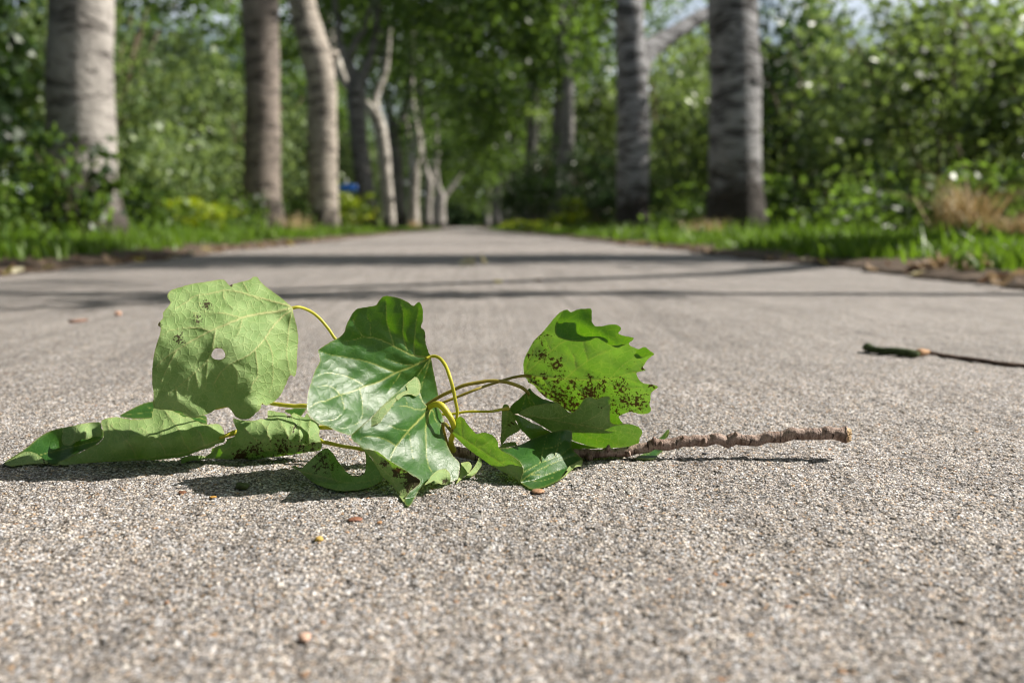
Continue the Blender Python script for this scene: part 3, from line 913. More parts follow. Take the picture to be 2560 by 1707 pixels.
# ------------------------------------------------------------------ grass
def grass(side, label):
    g = np.random.default_rng(90 + side)
    N1, N2, N3 = 21000, 16000, 9000
    y = np.concatenate([0.3 + 7.2 * g.random(N1), 7 + 14 * g.random(N2), 20 + 45 * g.random(N3)])
    n = len(y)
    off = (0.22 if side < 0 else 0.14) + 1.5 * g.random(n) ** 0.9
    e = np.array([edge_x(side, a) for a in y])
    clump = 0.5 + 0.5 * np.sin(y * 3.1 + off * 4) * np.sin(y * 1.3 - off * 6 + side)
    keep = (off > (0.36 if side < 0 else 0.26) + 0.12 * np.sin(y * 4.3) + 0.07 * np.sin(y * 11)) | (g.random(n) < 0.12)
    y, off, e, clump = y[keep], off[keep], e[keep], clump[keep]
    n = len(y)
    x = e + side * off
    far = np.where(y > 20, 2.2, np.where(y > 7, 1.35, 1.0))
    h = (0.025 + 0.05 * g.random(n) + 0.055 * clump * g.random(n) + 0.10 * (g.random(n) > 0.97)) * np.where(y > 7, 1.05, 0.85)
    wd = (0.0035 + 0.003 * g.random(n)) * far * 1.3
    th = g.uniform(0, 2 * math.pi, n)
    lean = g.normal(0, 0.45, (n, 2)) * h[:, None]
    b = np.stack([x, y, np.full(n, 0.012) + np.minimum(off * 0.03, 0.04)], 1)
    s = np.stack([np.cos(th), np.sin(th), np.zeros(n)], 1) * wd[:, None]
    mid = b + np.column_stack([lean * 0.3, h * 0.6])
    tip = b + np.column_stack([lean, h])
    v = np.stack([b - s, b + s, mid + s * 0.75, mid - s * 0.75, tip], 1).reshape(-1, 3)
    i = np.arange(n)[:, None] * 5
    q = i + np.array([[0, 1, 2, 3]])
    t = i + np.array([[3, 2, 4]])
    tint = np.repeat(np.clip(0.35 + 0.3 * clump + g.normal(0, 0.18, n), 0, 1), 5)
    o = link('grass', fmesh('grass', v, [q, t], M_GRASS, False, {'tint': tint}))
    tag(o, label, 'grass', kind='stuff')


grass(-1, 'short bright green grass on the left verge of the path')
grass(1, 'short bright green grass on the right verge of the path')


def dry_tuft(x, y, n, h, r, seed, label, up=0.5):
    g = np.random.default_rng(seed)
    b = np.column_stack([g.normal(0, r * 0.4, n), g.normal(0, r * 0.4, n), np.zeros(n)])
    hh = h * g.uniform(0.35, 1.0, n)
    lean = g.normal(0, up, (n, 2)) * hh[:, None]
    th = g.uniform(0, 6.28, n)
    s = np.column_stack([np.cos(th), np.sin(th), np.zeros(n)]) * g.uniform(0.002, 0.005, (n, 1))
    mid = b + np.column_stack([lean * 0.35, hh * 0.65]); tip = b + np.column_stack([lean, hh * g.uniform(0.7, 1, n)])
    v = np.stack([b - s, b + s, mid + s, mid - s, tip], 1).reshape(-1, 3)
    i = np.arange(n)[:, None] * 5
    o = link('dry_grass_tuft', fmesh('dry_grass_tuft', v, [i + np.array([[0, 1, 2, 3]]), i + np.array([[3, 2, 4]])], M_DRYG, False,
                                      {'tint': np.repeat(g.random(n), 5)}))
    o.location = (x, y, 0.03)
    tag(o, label, 'grass tuft')


dry_tuft(P(2440, 0, 5.6).x, 5.6, 330, 0.46, 0.16, 1, 'large tuft of orange tan dry grass at the right edge of the verge')
dry_tuft(P(2560, 0, 5.4).x, 5.4, 360, 0.24, 0.22, 2, 'low sprawl of tan dry grass right of the large dry tuft', 0.9)
dry_tuft(P(1790, 0, 8.5).x, 8.6, 260, 0.24, 0.22, 3, 'brownish dry grass at the foot of the rightmost trunk')
dry_tuft(P(725, 0, 13.2).x, 13.2, 160, 0.36, 0.25, 4, 'tan dry grass between the second and third trunks from the left')
dry_tuft(P(1030, 0, 45).x, 45.0, 260, 0.55, 0.35, 5, 'orange dry grass at the foot of the far bright white trunk')

# ------------------------------------------------------------------ street sign
Ys = 24.0
c = P(866, 470, Ys)
root = empty('street_sign', (c.x, Ys, 0))
tag(root, 'small blue street name plate on a post behind the left-hand trees', 'sign')
M_BLUE = mat_simple('blue_enamel', (0.02, 0.19, 0.75), 0.35, 0.08, 5)
M_POST = mat_simple('galvanised_post', (0.34, 0.35, 0.36), 0.5, 0.15, 20)
v, f = merge([tube_arr([(0, 0, -0.05), (0, 0, c.z + 0.2)], [0.03, 0.03], 10)])
link('post', fmesh('post', v, f, M_POST, True), root)
hw, hh = 0.26, 0.085
vv = np.array([(sx * hw, -0.035 + sy * 0.012, c.z + sz * hh) for sx in (-1, 1) for sy in (-1, 1) for sz in (-1, 1)])
ff = np.array([[0, 1, 3, 2], [4, 6, 7, 5], [0, 4, 5, 1], [2, 3, 7, 6], [0, 2, 6, 4], [1, 5, 7, 3]])
link('sign_plate', fmesh('sign_plate', vv, ff, M_BLUE), root)


# ------------------------------------------------------------------ the fallen twig
CR = {0: (0, 0, 1), 1: (360, 660, 3.136), 2: (720, 700, 3.0154), 3: (820, 980, 3.4588), 4: (1080, 740, 3.1367), 5: (0, 960, 2.7349), 6: (1400, 1000, 2.94),
      7: (1000, 960, 5.2267), 8: (1240, 940, 5.6), 9: (640, 960, 6.534)}


def X(tg, pts):
    ox, oy, s = CR[tg]
    return [(ox + p[0] / s, oy + p[1] / s, *p[2:]) for p in pts]


def ray_np(p):
    d = np.array(FWD)[None] * F + np.array(RGT)[None] * (p[:, :1] - 1280) - np.array(UPV)[None] * (p[:, 1:2] - 853.5)
    return d


def tps(ctrl):
    c = np.asarray(ctrl, float)
    xy = c[:, :2] / 100
    n = len(c)
    def ph(r2): return np.where(r2 > 1e-12, 0.5 * r2 * np.log(r2 + 1e-12), 0)
    r2 = ((xy[:, None] - xy[None]) ** 2).sum(-1)
    A = np.zeros((n + 3, n + 3))
    A[:n, :n] = ph(r2) + np.eye(n) * 1e-3
    A[:n, n] = 1; A[:n, n + 1:] = xy
    A[n, :n] = 1; A[n + 1:, :n] = xy.T
    s = np.linalg.solve(A, np.concatenate([c[:, 2], [0, 0, 0]]))
    def ev(p):
        q = np.asarray(p, float)[:, :2] / 100
        r2 = ((q[:, None] - xy[None]) ** 2).sum(-1)
        return ph(r2) @ s[:n] + s[n] + q @ s[n + 1:]
    return ev


def rel(ctrl, pts):
    """control points given as offsets from another sheet"""
    e = tps(ctrl)(np.array([p[:2] for p in pts]))
    return [(p[0], p[1], e[i] + p[2]) for i, p in enumerate(pts)]


def tilt(ax, az, x0, y0, ctrl):
    return [(x, y, d + ax * (x - x0) * 0.00024 + az * (y0 - y) * 0.00024) for x, y, d in ctrl]


def off(dd, ctrl):
    return [(p[0], p[1], p[2] + dd, *p[3:]) for p in ctrl]


def seg_dist(p, poly):
    """distance to a polyline and the position along it (0..1)"""
    a, b = poly[:-1], poly[1:]
    best = np.full(len(p), 1e9); par = np.zeros(len(p))
    m = len(a)
    for i in range(m):
        d = b[i] - a[i]
        L = d @ d + 1e-12
        t = np.clip(((p - a[i]) @ d) / L, 0, 1)
        q = a[i] + t[:, None] * d
        dd = np.hypot(*(p - q).T)
        k = dd < best
        best[k] = dd[k]; par[k] = (i + t[k]) / m
    return best, par


def inside(p, poly):
    x, y = p[:, 0], p[:, 1]
    r = np.zeros(len(p), bool)
    n = len(poly)
    for i in range(n):
        x1, y1 = poly[i]; x2, y2 = poly[(i + 1) % n]
        c = ((y1 > y) != (y2 > y))
        if c.any():
            xx = (x2 - x1) * (y - y1) / (y2 - y1 + 1e-12) + x1
            r ^= c & (x < xx)
    return r


def patch(outline, ctrl, under, veins=(), brown=(), hole=None, sp=3.0, tint=0.5, seed=0, rough_edge=0.35, wave=0.0008, quilt=0.0010):
    g = np.random.default_rng(seed + 100)
    ol = catmull(outline, sp, True)
    ol = ol + g.normal(0, rough_edge, ol.shape)
    lo, hi = ol.min(0), ol.max(0)
    gx, gy = np.meshgrid(np.arange(lo[0], hi[0], sp), np.arange(lo[1], hi[1], sp * 0.87))
    gx = gx + (np.arange(gx.shape[0]) % 2)[:, None] * sp * 0.5
    pts = np.stack([gx.ravel(), gy.ravel()], 1) + g.uniform(-0.12, 0.12, (gx.size, 2)) * sp
    pts = pts[inside(pts, ol)]
    de, _ = seg_dist(pts, np.concatenate([ol, ol[:1]]))
    pts = pts[de > sp * 0.55]
    edges = [(i, (i + 1) % len(ol)) for i in range(len(ol))]
    allp = [ol]
    hl = None
    if hole:
        th = np.linspace(0, 2 * math.pi, 22, endpoint=False)
        hl = np.stack([hole[0] + hole[2] * np.cos(th) * (1 + 0.09 * np.sin(3 * th)), hole[1] + hole[2] * 0.92 * np.sin(th) * (1 + 0.08 * np.cos(2 * th))], 1)
        dh = np.hypot(pts[:, 0] - hole[0], pts[:, 1] - hole[1])
        pts = pts[dh > hole[2] + sp * 0.7]
        edges += [(len(ol) + i, len(ol) + (i + 1) % len(hl)) for i in range(len(hl))]
        allp.append(hl)
    allp.append(pts)
    A = np.concatenate(allp)
    res = delaunay_2d_cdt([Vector(p) for p in A], edges, [], 1, 1e-4)
    p = np.array([tuple(q) for q in res[0]])
    tri = np.array([f for f in res[2] if len(f) == 3])
    cen = p[tri].mean(1)
    ok = inside(cen, ol)
    if hole: ok &= ~inside(cen, hl)
    tri = tri[ok]
    dep = tps(ctrl)(p)
    de, _ = seg_dist(p, np.concatenate([ol, ol[:1]]))
    if hole:
        d2, _ = seg_dist(p, np.concatenate([hl, hl[:1]])); de = np.minimum(de, d2)
    vein = np.zeros(len(p)); dv = np.full(len(p), 1e3)
    for vp, w0 in veins:
        c = catmull(vp, 6)
        c = c + g.normal(0, 0.5, c.shape)
        d, t = seg_dist(p, c)
        wd = w0 * (1 - 0.6 * t)
        vein = np.maximum(vein, np.exp(-(d / wd) ** 2) * np.minimum(1, 1.15 - 0.4 * t) * (1 if w0 > 1.6 else 0.8))
        dv = np.minimum(dv, d)
    sgn = 1 if under else -1
    bul = 1 - np.exp(-dv / 11)
    dep = dep + sgn * quilt * bul - (0.00035 * vein if under else 0)
    ph = g.uniform(0, 6.28, 6)
    wv = np.sin(p[:, 0] / 23 + ph[0] + 1.5 * np.sin(p[:, 1] / 31 + ph[1])) * np.sin(p[:, 1] / 19 + ph[2] + np.sin(p[:, 0] / 37 + ph[3]))
    wv2 = np.sin(p[:, 0] / 9 + ph[4] + np.sin(p[:, 1] / 14)) * np.sin(p[:, 1] / 8 + ph[5])
    dep = dep + wave * wv + wave * 0.3 * wv2
    d = ray_np(p)
    tg = (0.0012 - CAM_H) / np.minimum(d[:, 2], -1e-6)
    t = dep / d[:, 1]
    t = np.where(d[:, 2] < 0, np.minimum(t, tg), t)
    co = np.array(CAM)[None] + d * t[:, None]
    n = np.cross(co[tri[:, 1]] - co[tri[:, 0]], co[tri[:, 2]] - co[tri[:, 0]])
    if (n * (np.array(CAM) - co[tri[:, 0]])).sum() < 0: tri = tri[:, ::-1]
    br = np.zeros(len(p))
    for bx, by, brr, s in brown:
        br = np.maximum(br, s * np.exp(-((p[:, 0] - bx) ** 2 + (p[:, 1] - by) ** 2) / (brr * brr)))
    ed = np.exp(-de / 1.5) * 0.8
    return dict(co=co, tri=tri, under=np.full(len(p), float(under)), vein=vein, brown=br, edge=ed, tint=np.full(len(p), tint), uv=p * 0.235)


def make_leaf(root, patches, label=None, petiole=None, petmat=None):
    V, T, o = [], [], 0
    at = {k: [] for k in ('under', 'vein', 'brown', 'edge', 'tint')}
    uv = []
    for q in patches:
        V.append(q['co']); T.append(q['tri'] + o); o += len(q['co'])
        for k in at: at[k].append(q[k])
        uv.append(q['uv'])
    me = fmesh('leaf', np.concatenate(V), np.concatenate(T), M_LEAF, True, {k: np.concatenate(a) for k, a in at.items()})
    ul = me.uv_layers.new(name='UVMap')
    li = np.zeros(len(me.loops), np.int32)
    me.loops.foreach_get('vertex_index', li)
    ul.data.foreach_set('uv', np.concatenate(uv)[li].astype(np.float32).ravel())
    ob = link('leaf', me, root)
    if label: ob['label'] = label
    if petiole:
        pts = np.array([tuple(P(x, y, d)) for x, y, d, _ in petiole])
        r = np.array([wd * 0.5 * d / F for _, _, d, wd in petiole])
        a = catmull(np.column_stack([pts, r]), 0.0012)
        a[:, 2] = np.maximum(a[:, 2], a[:, 3] * 0.8 + 0.0005)
        v, q, t = tube_arr(a[:, :3], a[:, 3], 12, 0.03, True, 3)
        link('petiole', fmesh('petiole', v, [q, t], petmat or M_PET, True), ob)
    return ob


twig = empty('fallen_twig', (0, 0, 0))
tag(twig, 'fallen poplar twig with curled green leaves lying on the path in the foreground', 'twig')


def V_(tg, pts, w=1.4): return (X(tg, pts), w)


def B_(tg, l):
    s = CR[tg][2]
    return [(CR[tg][0] + x / s, CR[tg][1] + y / s, r / s, k * 1.6) for x, y, r, k in l]


# --- leaf A: big pale underside with a hole, at the left
A_out = X(1, [(1165, 345), (1130, 310), (1050, 245), (980, 195), (920, 145), (895, 108), (875, 100), (850, 105), (825, 125), (740, 145), (685, 163), (668, 165), (652, 150), (630, 125), (590, 122), (550, 130), (480, 140), (380, 155), (290, 180), (215, 205), (182, 248), (200, 285), (207, 310), (165, 360), (148, 385), (150, 420), (112, 465), (112, 485), (130, 497), (122, 560), (95, 640), (75, 730), (65, 830), (65, 930), (75, 1020), (72, 1100), (85, 1130), (150, 1140), (290, 1155), (310, 1175), (330, 1190), (380, 1205), (430, 1200), (480, 1180), (520, 1165), (560, 1140), (610, 1125), (650, 1120), (680, 1140), (700, 1170), (720, 1195), (760, 1215), (810, 1215), (850, 1195), (885, 1160), (915, 1130), (925, 1090), (945, 1105), (970, 1105), (1010, 1085), (1050, 1050), (1080, 1010), (1110, 950), (1130, 900), (1150, 870), (1180, 880), (1195, 840), (1200, 740), (1205, 650), (1210, 580), (1200, 500), (1180, 420), (1172, 390)])
A_v = [V_(1, [(1165, 345), (1050, 370), (900, 390), (760, 425), (640, 475), (520, 525), (380, 600), (260, 670), (160, 740), (100, 800)], 2.6),
       V_(1, [(1165, 335), (1000, 290), (850, 250), (720, 215), (620, 210), (500, 235), (400, 250), (330, 300), (230, 360)], 1.9),
       V_(1, [(1165, 360), (1090, 410), (1010, 490), (950, 580), (880, 660), (800, 725), (690, 775), (610, 840), (540, 950)], 1.9),
       V_(1, [(1165, 370), (1140, 460), (1130, 560), (1120, 680), (1130, 780), (1150, 870)], 1.5),
       V_(1, [(520, 525), (420, 500), (300, 505), (200, 520), (140, 560)]), V_(1, [(760, 425), (650, 390), (520, 380), (380, 385)]),
       V_(1, [(560, 520), (545, 600), (530, 690), (500, 750), (400, 850), (280, 950), (180, 1030)]),
       V_(1, [(870, 670), (885, 760), (890, 880), (850, 940), (830, 1010)]), V_(1, [(950, 580), (1000, 680), (1010, 800), (1010, 900), (980, 1010)]),
       V_(1, [(690, 775), (730, 850), (730, 930), (725, 990)], 1.1), V_(1, [(610, 840), (560, 920), (580, 1000), (585, 1040)], 1.1),
       V_(1, [(500, 750), (490, 900)], 1.0), V_(1, [(400, 850), (430, 980)], 1.0), V_(1, [(350, 890), (340, 1000)], 1.0), V_(1, [(770, 440), (740, 540), (705, 590)], 1.0),
       V_(1, [(780, 150), (830, 235)], 1.0), V_(1, [(850, 250), (960, 310)], 1.0), V_(1, [(260, 670), (190, 800), (130, 930)], 1.0), V_(1, [(610, 840), (640, 930)], 0.9),
       V_(1, [(400, 385), (410, 500)], 0.9), V_(1, [(250, 960), (265, 1060)], 0.9), V_(1, [(620, 215), (640, 300), (700, 340)], 0.8), V_(1, [(430, 250), (440, 340), (490, 370)], 0.8)]
A_c = tilt(0.31, 0.34, 560, 790, X(1, [(1165, 345, .601), (1000, 200, .612), (850, 105, .619), (550, 125, .622), (190, 250, .615), (600, 500, .590), (800, 600, .587), (950, 760, .593), (1200, 600, .611), (1150, 870, .614), (1000, 1080, .612), (70, 900, .598), (100, 550, .599), (300, 850, .592), (400, 1200, .600), (760, 1210, .603), (620, 1000, .597), (910, 1110, .600)]))
make_leaf(twig, [patch(A_out, A_c, 1, A_v, B_(1, [(490, 320, 45, .75), (420, 440, 50, .6), (270, 590, 60, .6), (680, 160, 18, 1.0), (120, 480, 20, 1.0), (583, 705, 72, .55)]), hole=(*X(1, [(583, 705)])[0], 17.0), seed=1, tint=0.52)],
          'large pale green leaf underside with a round hole',
          X(1, [(1120, 352, .6165, 9), (1165, 345, .6178, 9), (1210, 338, .619, 8), (1260, 350, .624, 7.5), (1320, 380, .629, 7.5), (1380, 430, .632, 7.5), (1440, 500, .632, 7.5), (1480, 560, .630, 7.5), (1540, 660, .627, 8), (1660, 1000, .617, 8), (1800, 1300, .602, 9), (1900, 1400, .59, 10)]))

# --- leaf B: big glossy upper side in the middle
B_out = X(2, [(1075, 575), (1055, 530), (1035, 460), (1035, 420), (1030, 385), (1005, 355), (1015, 310), (1018, 240), (1010, 200), (990, 165), (965, 180), (945, 195), (900, 165), (830, 135), (745, 120), (710, 130), (680, 165), (665, 190), (600, 203), (530, 215), (495, 240), (470, 280), (440, 340), (425, 390), (380, 435), (320, 465), (260, 505), (228, 530), (235, 570), (240, 610), (205, 680), (180, 750), (155, 830), (143, 920), (145, 980), (160, 1020), (200, 1060), (240, 1085), (300, 1105), (370, 1140), (430, 1160), (475, 1168), (560, 1150), (700, 1080), (850, 1020), (1000, 980), (1060, 955), (1100, 930), (1130, 885), (1130, 850), (1110, 750), (1090, 650)])
B_v = [V_(2, [(1075, 580), (950, 645), (810, 700), (690, 765), (580, 800), (460, 850), (390, 865), (300, 905), (220, 925), (165, 960)], 2.2),
       V_(2, [(1075, 580), (950, 570), (880, 540), (800, 500), (720, 460), (640, 435), (570, 425), (530, 380), (490, 300)], 1.7),
       V_(2, [(570, 425), (500, 450), (440, 455)], 1.0), V_(2, [(800, 500), (770, 400), (745, 300), (740, 150)], 1.3), V_(2, [(900, 530), (870, 420), (870, 270), (850, 180)], 1.3),
       V_(2, [(950, 565), (955, 450), (965, 330), (985, 220)], 1.2), V_(2, [(810, 700), (640, 630), (530, 600), (420, 580), (330, 565), (240, 535)], 1.5),
       V_(2, [(950, 640), (850, 630), (740, 590)], 1.0), V_(2, [(580, 800), (480, 740), (380, 710), (290, 700), (220, 720)], 1.3), V_(2, [(390, 865), (350, 815), (280, 795), (200, 810)], 1.1),
       V_(2, [(1075, 590), (1000, 690), (970, 740)], 1.4), V_(2, [(1075, 600), (1040, 690), (1010, 800), (1000, 900)], 1.2), V_(2, [(850, 700), (790, 790), (740, 860)], 1.0),
       V_(2, [(540, 810), (560, 950), (545, 1060), (430, 1115), (380, 1110)], 0.9), V_(2, [(400, 870), (420, 980), (350, 1050), (240, 1060)], 0.9), V_(2, [(620, 440), (620, 340), (590, 260)], 0.8)]
B_c = X(2, [(1075, 575, .603), (1030, 400, .600), (990, 170, .590), (745, 120, .582), (840, 400, .594), (500, 240, .578), (600, 420, .585), (230, 530, .566), (400, 600, .575), (800, 640, .592), (600, 800, .578), (145, 950, .5365), (300, 800, .557), (480, 1000, .555), (300, 1090, .5365), (475, 1165, .543), (800, 900, .587), (1000, 900, .600), (1130, 870, .608), (850, 1020, .581)])
make_leaf(twig, [patch(B_out, B_c, 0, B_v, B_(2, [(1028, 425, 14, 1.0), (595, 965, 16, .55)]), seed=2, tint=0.5, quilt=0.0009)],
          'large glossy dark green leaf in the middle',
          X(2, [(1040, 592, .6005, 7), (1075, 577, .6020, 7.5), (1110, 575, .601, 8), (1150, 595, .597, 8.5), (1190, 650, .591, 9), (1220, 730, .583, 9.5), (1245, 820, .582, 9), (1260, 900, .582, 8.5), (1275, 980, .582, 8), (1270, 1050, .583, 7.5), (1255, 1120, .585, 8), (1240, 1200, .588, 9)]))

# --- leaf C: the glossy front leaf with its curls
C_out = X(2, [(1050, 955), (1015, 900), (995, 840), (1000, 800), (990, 755), (960, 730), (930, 750), (880, 790), (830, 840), (740, 920), (690, 970), (620, 1040), (560, 1095), (500, 1145), (475, 1175), (485, 1205), (530, 1240), (575, 1275)]) \
    + X(3, [(330, 490), (430, 520), (530, 595), (620, 650), (700, 700), (770, 745), (795, 775), (760, 820), (700, 865), (668, 915), (662, 950), (680, 978), (715, 975), (740, 930), (790, 850), (830, 800), (900, 790), (1000, 790), (1060, 775), (1100, 760), (1125, 740), (1140, 640), (1140, 610), (1090, 560), (1050, 500), (1015, 410), (990, 330), (985, 300)]) \
    + X(7, [(535, 522), (572, 495), (575, 470), (545, 385), (490, 295), (440, 290), (390, 300)])
C_v = [V_(3, [(885, 135), (800, 230), (700, 330), (590, 470), (530, 590)], 2.4), V_(3, [(895, 140), (860, 230), (845, 330), (850, 480), (860, 600), (900, 700)], 1.8),
       V_(3, [(870, 135), (790, 155), (700, 130), (620, 115), (560, 118)], 1.6), V_(3, [(905, 150), (930, 240), (970, 320)], 1.2), V_(3, [(700, 330), (600, 320), (540, 290), (470, 290)], 1.0),
       V_(3, [(590, 470), (500, 410), (400, 385), (320, 385), (280, 410)], 1.2), V_(3, [(690, 125), (670, 50)], 0.9), V_(3, [(860, 125), (820, 80), (790, 30)], 1.0),
       V_(3, [(700, 350), (720, 480), (740, 580)], 0.7)]
C_c = X(3, [(885, 130, .575), (985, 260, .582), (1010, 400, .5675), (1140, 620, .557), (1050, 480, .5615), (850, 350, .5585), (600, 200, .544), (550, -20, .560), (480, 60, .548), (700, 0, .569), (300, 300, .526), (200, 400, .521), (430, 520, .524), (650, 450, .5395), (790, 500, .545), (900, 560, .5474), (795, 770, .524), (620, 650, .525), (690, 970, .510), (740, 880, .515), (1000, 780, .541), (1120, 730, .548), (900, 740, .534)])
f1 = X(3, [(275, 470), (330, 485), (430, 516), (530, 590), (620, 645), (700, 695), (770, 740), (798, 772), (760, 820), (700, 862), (670, 910), (664, 952), (640, 930), (600, 872), (540, 792), (470, 732), (440, 680), (400, 610), (350, 540)])
f1c = X(3, [(275, 470, .5215), (430, 516, .5215), (620, 645, .5215), (798, 772, .5205), (664, 952, .510), (600, 872, .522), (470, 732, .531), (350, 560, .529)])
f2 = X(3, [(835, 800), (870, 755), (910, 705), (950, 675), (1000, 663), (1030, 672), (1052, 705), (1062, 745), (1050, 780), (1020, 797), (980, 795), (940, 780), (915, 765), (880, 785)])
f2c = X(3, [(835, 800, .5175), (910, 705, .526), (1000, 663, .534), (1060, 740, .531), (1020, 797, .529), (940, 775, .524)])
f3 = X(3, [(1105, 795), (1125, 755), (1140, 700), (1147, 640), (1150, 612), (1180, 605), (1215, 600), (1235, 615), (1243, 640), (1230, 680), (1190, 720), (1150, 755)])
f3c = X(3, [(1105, 795, .540), (1147, 620, .562), (1235, 615, .566), (1190, 720, .556)])
f4 = X(3, [(1180, 738), (1225, 690), (1260, 650), (1290, 600), (1310, 558), (1325, 590), (1330, 620), (1315, 665), (1270, 710), (1220, 735)])
f4c = X(3, [(1180, 738, .557), (1290, 600, .569), (1330, 620, .570), (1220, 735, .560)])
f5 = X(2, [(600, 1110), (575, 1095), (625, 1040), (690, 972), (745, 925), (800, 890), (830, 862), (880, 838), (900, 845), (880, 862), (840, 880), (800, 930), (760, 985), (715, 1040), (700, 1065), (660, 1090)])
f5c = rel(C_c, X(2, [(600, 1110, -.001), (690, 972, -.002), (830, 862, -.002), (890, 845, -.002), (760, 985, -.003), (700, 1065, -.003)]))
f6 = X(2, [(828, 868), (812, 882), (830, 905), (870, 870), (920, 862), (960, 875), (985, 860), (1000, 815), (995, 775), (975, 745), (958, 735), (930, 752), (900, 775), (890, 805), (900, 825), (870, 845)])
f6c = rel(C_c, X(2, [(820, 885, -.003), (958, 735, -.002), (1000, 800, -.003), (960, 875, -.004), (880, 830, -.003)]))
C_vp = [V_(3, [(350, 540), (450, 640), (560, 760), (650, 930)], 1.2), V_(3, [(450, 640), (560, 650), (660, 720)], 0.9)]
make_leaf(twig, [patch(C_out, C_c, 0, C_v, B_(3, [(205, 410, 22, .55)]), seed=3, tint=0.56, quilt=0.0006),
                 patch(f1, f1c, 1, C_vp, B_(3, [(720, 720, 85, 1.0), (770, 770, 75, 1.2), (600, 690, 55, .9), (700, 820, 60, .9), (490, 620, 45, .75)]), seed=4, tint=0.62),
                 patch(f2, f2c, 1, [], B_(3, [(1010, 770, 40, .7)]), seed=5, tint=0.55), patch(f3, f3c, 1, [], [], seed=6, tint=0.7),
                 patch(f4, f4c, 1, [], [], seed=7, tint=0.6), patch(f5, f5c, 1, [], [], seed=8, tint=0.1), patch(f6, f6c, 1, [], [], seed=9, tint=0.22)],  # rolled edge strip tinted dark, its shadow put into the colour
          'glossy front leaf with its edges curled and a brown blotch on its folded lobe',
          X(7, [(330, 350, .5735, 9), (370, 315, .5735, 13), (430, 275, .572, 15), (500, 262, .570, 17), (560, 300, .568, 18), (620, 380, .567, 17), (670, 460, .565, 16), (700, 550, .570, 14), (695, 640, .577, 13), (665, 740, .584, 13), (680, 820, .589, 16), (700, 870, .592, 17)]))

# --- leaf D: back-lit leaf with brown specks, right
D_out = X(4, [(725, 625), (718, 560), (725, 490), (760, 420), (800, 350), (860, 290), (920, 220), (960, 170), (1010, 125), (1060, 108), (1090, 128), (1140, 108), (1190, 103), (1245, 105), (1250, 160), (1250, 200), (1275, 235), (1320, 240), (1370, 230), (1430, 225), (1470, 240), (1478, 265), (1460, 295), (1510, 315), (1580, 330), (1545, 355), (1550, 385), (1580, 400), (1620, 415), (1665, 400), (1700, 425), (1740, 455), (1710, 480), (1675, 520), (1655, 560), (1672, 582), (1605, 600), (1615, 640), (1650, 680), (1700, 690), (1740, 695), (1773, 715), (1745, 735), (1715, 765), (1715, 810), (1705, 850), (1718, 890), (1700, 915), (1650, 925), (1590, 915), (1550, 908), (1500, 925), (1465, 945), (1480, 975), (1495, 1000), (1440, 1010), (1380, 985), (1300, 950), (1200, 935), (1100, 915), (1050, 890), (980, 840), (900, 800), (850, 760), (800, 700), (760, 680), (745, 650)])
D_v = [V_(4, [(725, 625), (860, 635), (1050, 650), (1300, 655), (1440, 640), (1550, 605), (1600, 600)], 2.2), V_(4, [(725, 615), (830, 520), (930, 430), (1010, 370), (1100, 335), (1250, 330), (1400, 290)], 1.6),
       V_(4, [(1050, 640), (1130, 575), (1220, 510), (1320, 450), (1450, 410)], 1.4), V_(4, [(740, 640), (830, 710), (950, 800), (1090, 910)], 1.8), V_(4, [(1020, 655), (1120, 720), (1220, 790), (1320, 820), (1450, 830)], 1.4),
       V_(4, [(725, 600), (760, 500), (830, 380), (900, 280)], 1.2), V_(4, [(1300, 655), (1400, 700), (1500, 720), (1650, 720)], 1.0), V_(4, [(1400, 640), (1500, 540), (1600, 470)], 1.0),
       V_(4, [(1220, 510), (1200, 420), (1180, 350)], 0.8), V_(4, [(1130, 575), (1110, 480), (1060, 400)], 0.8), V_(4, [(930, 430), (900, 350)], 0.8), V_(4, [(860, 640), (930, 740), (960, 790)], 0.8), V_(4, [(1450, 640), (1560, 660), (1640, 690)], 0.8)]
D_c = off(.016, X(4, [(725, 625, .606), (760, 420, .604), (960, 170, .596), (1250, 110, .585), (1470, 240, .575), (1740, 455, .563), (1773, 715, .565), (1715, 900, .571), (1495, 1000, .583), (1100, 915, .603), (1050, 640, .5985), (1300, 640, .589), (1300, 400, .585), (1000, 400, .597), (1550, 600, .575), (1300, 850, .592)]))
df = X(4, [(1060, 106), (1090, 126), (1140, 106), (1190, 101), (1247, 103), (1253, 160), (1253, 200), (1277, 233), (1320, 238), (1370, 228), (1430, 223), (1472, 238), (1480, 265), (1462, 293), (1510, 313), (1582, 330), (1545, 365), (1500, 388), (1450, 405), (1400, 385), (1330, 347), (1290, 327), (1240, 347), (1180, 357), (1100, 354), (1030, 337), (980, 315), (963, 270), (970, 220), (1010, 150), (1030, 118)])
dfc = rel(D_c, X(4, [(1060, 106, -.0025), (1250, 110, -.0025), (1470, 240, -.003), (1582, 330, -.003), (1450, 405, -.003), (1240, 345, -.003), (980, 315, -.003), (1200, 230, -.006), (1350, 290, -.006), (1080, 220, -.005)]))
dg = X(4, [(1585, 470), (1600, 435), (1625, 418), (1665, 398), (1700, 423), (1742, 455), (1700, 470), (1650, 485), (1610, 490)])
dgc = rel(D_c, X(4, [(1585, 470, -.002), (1665, 398, -.003), (1742, 455, -.003), (1610, 490, -.002)]))
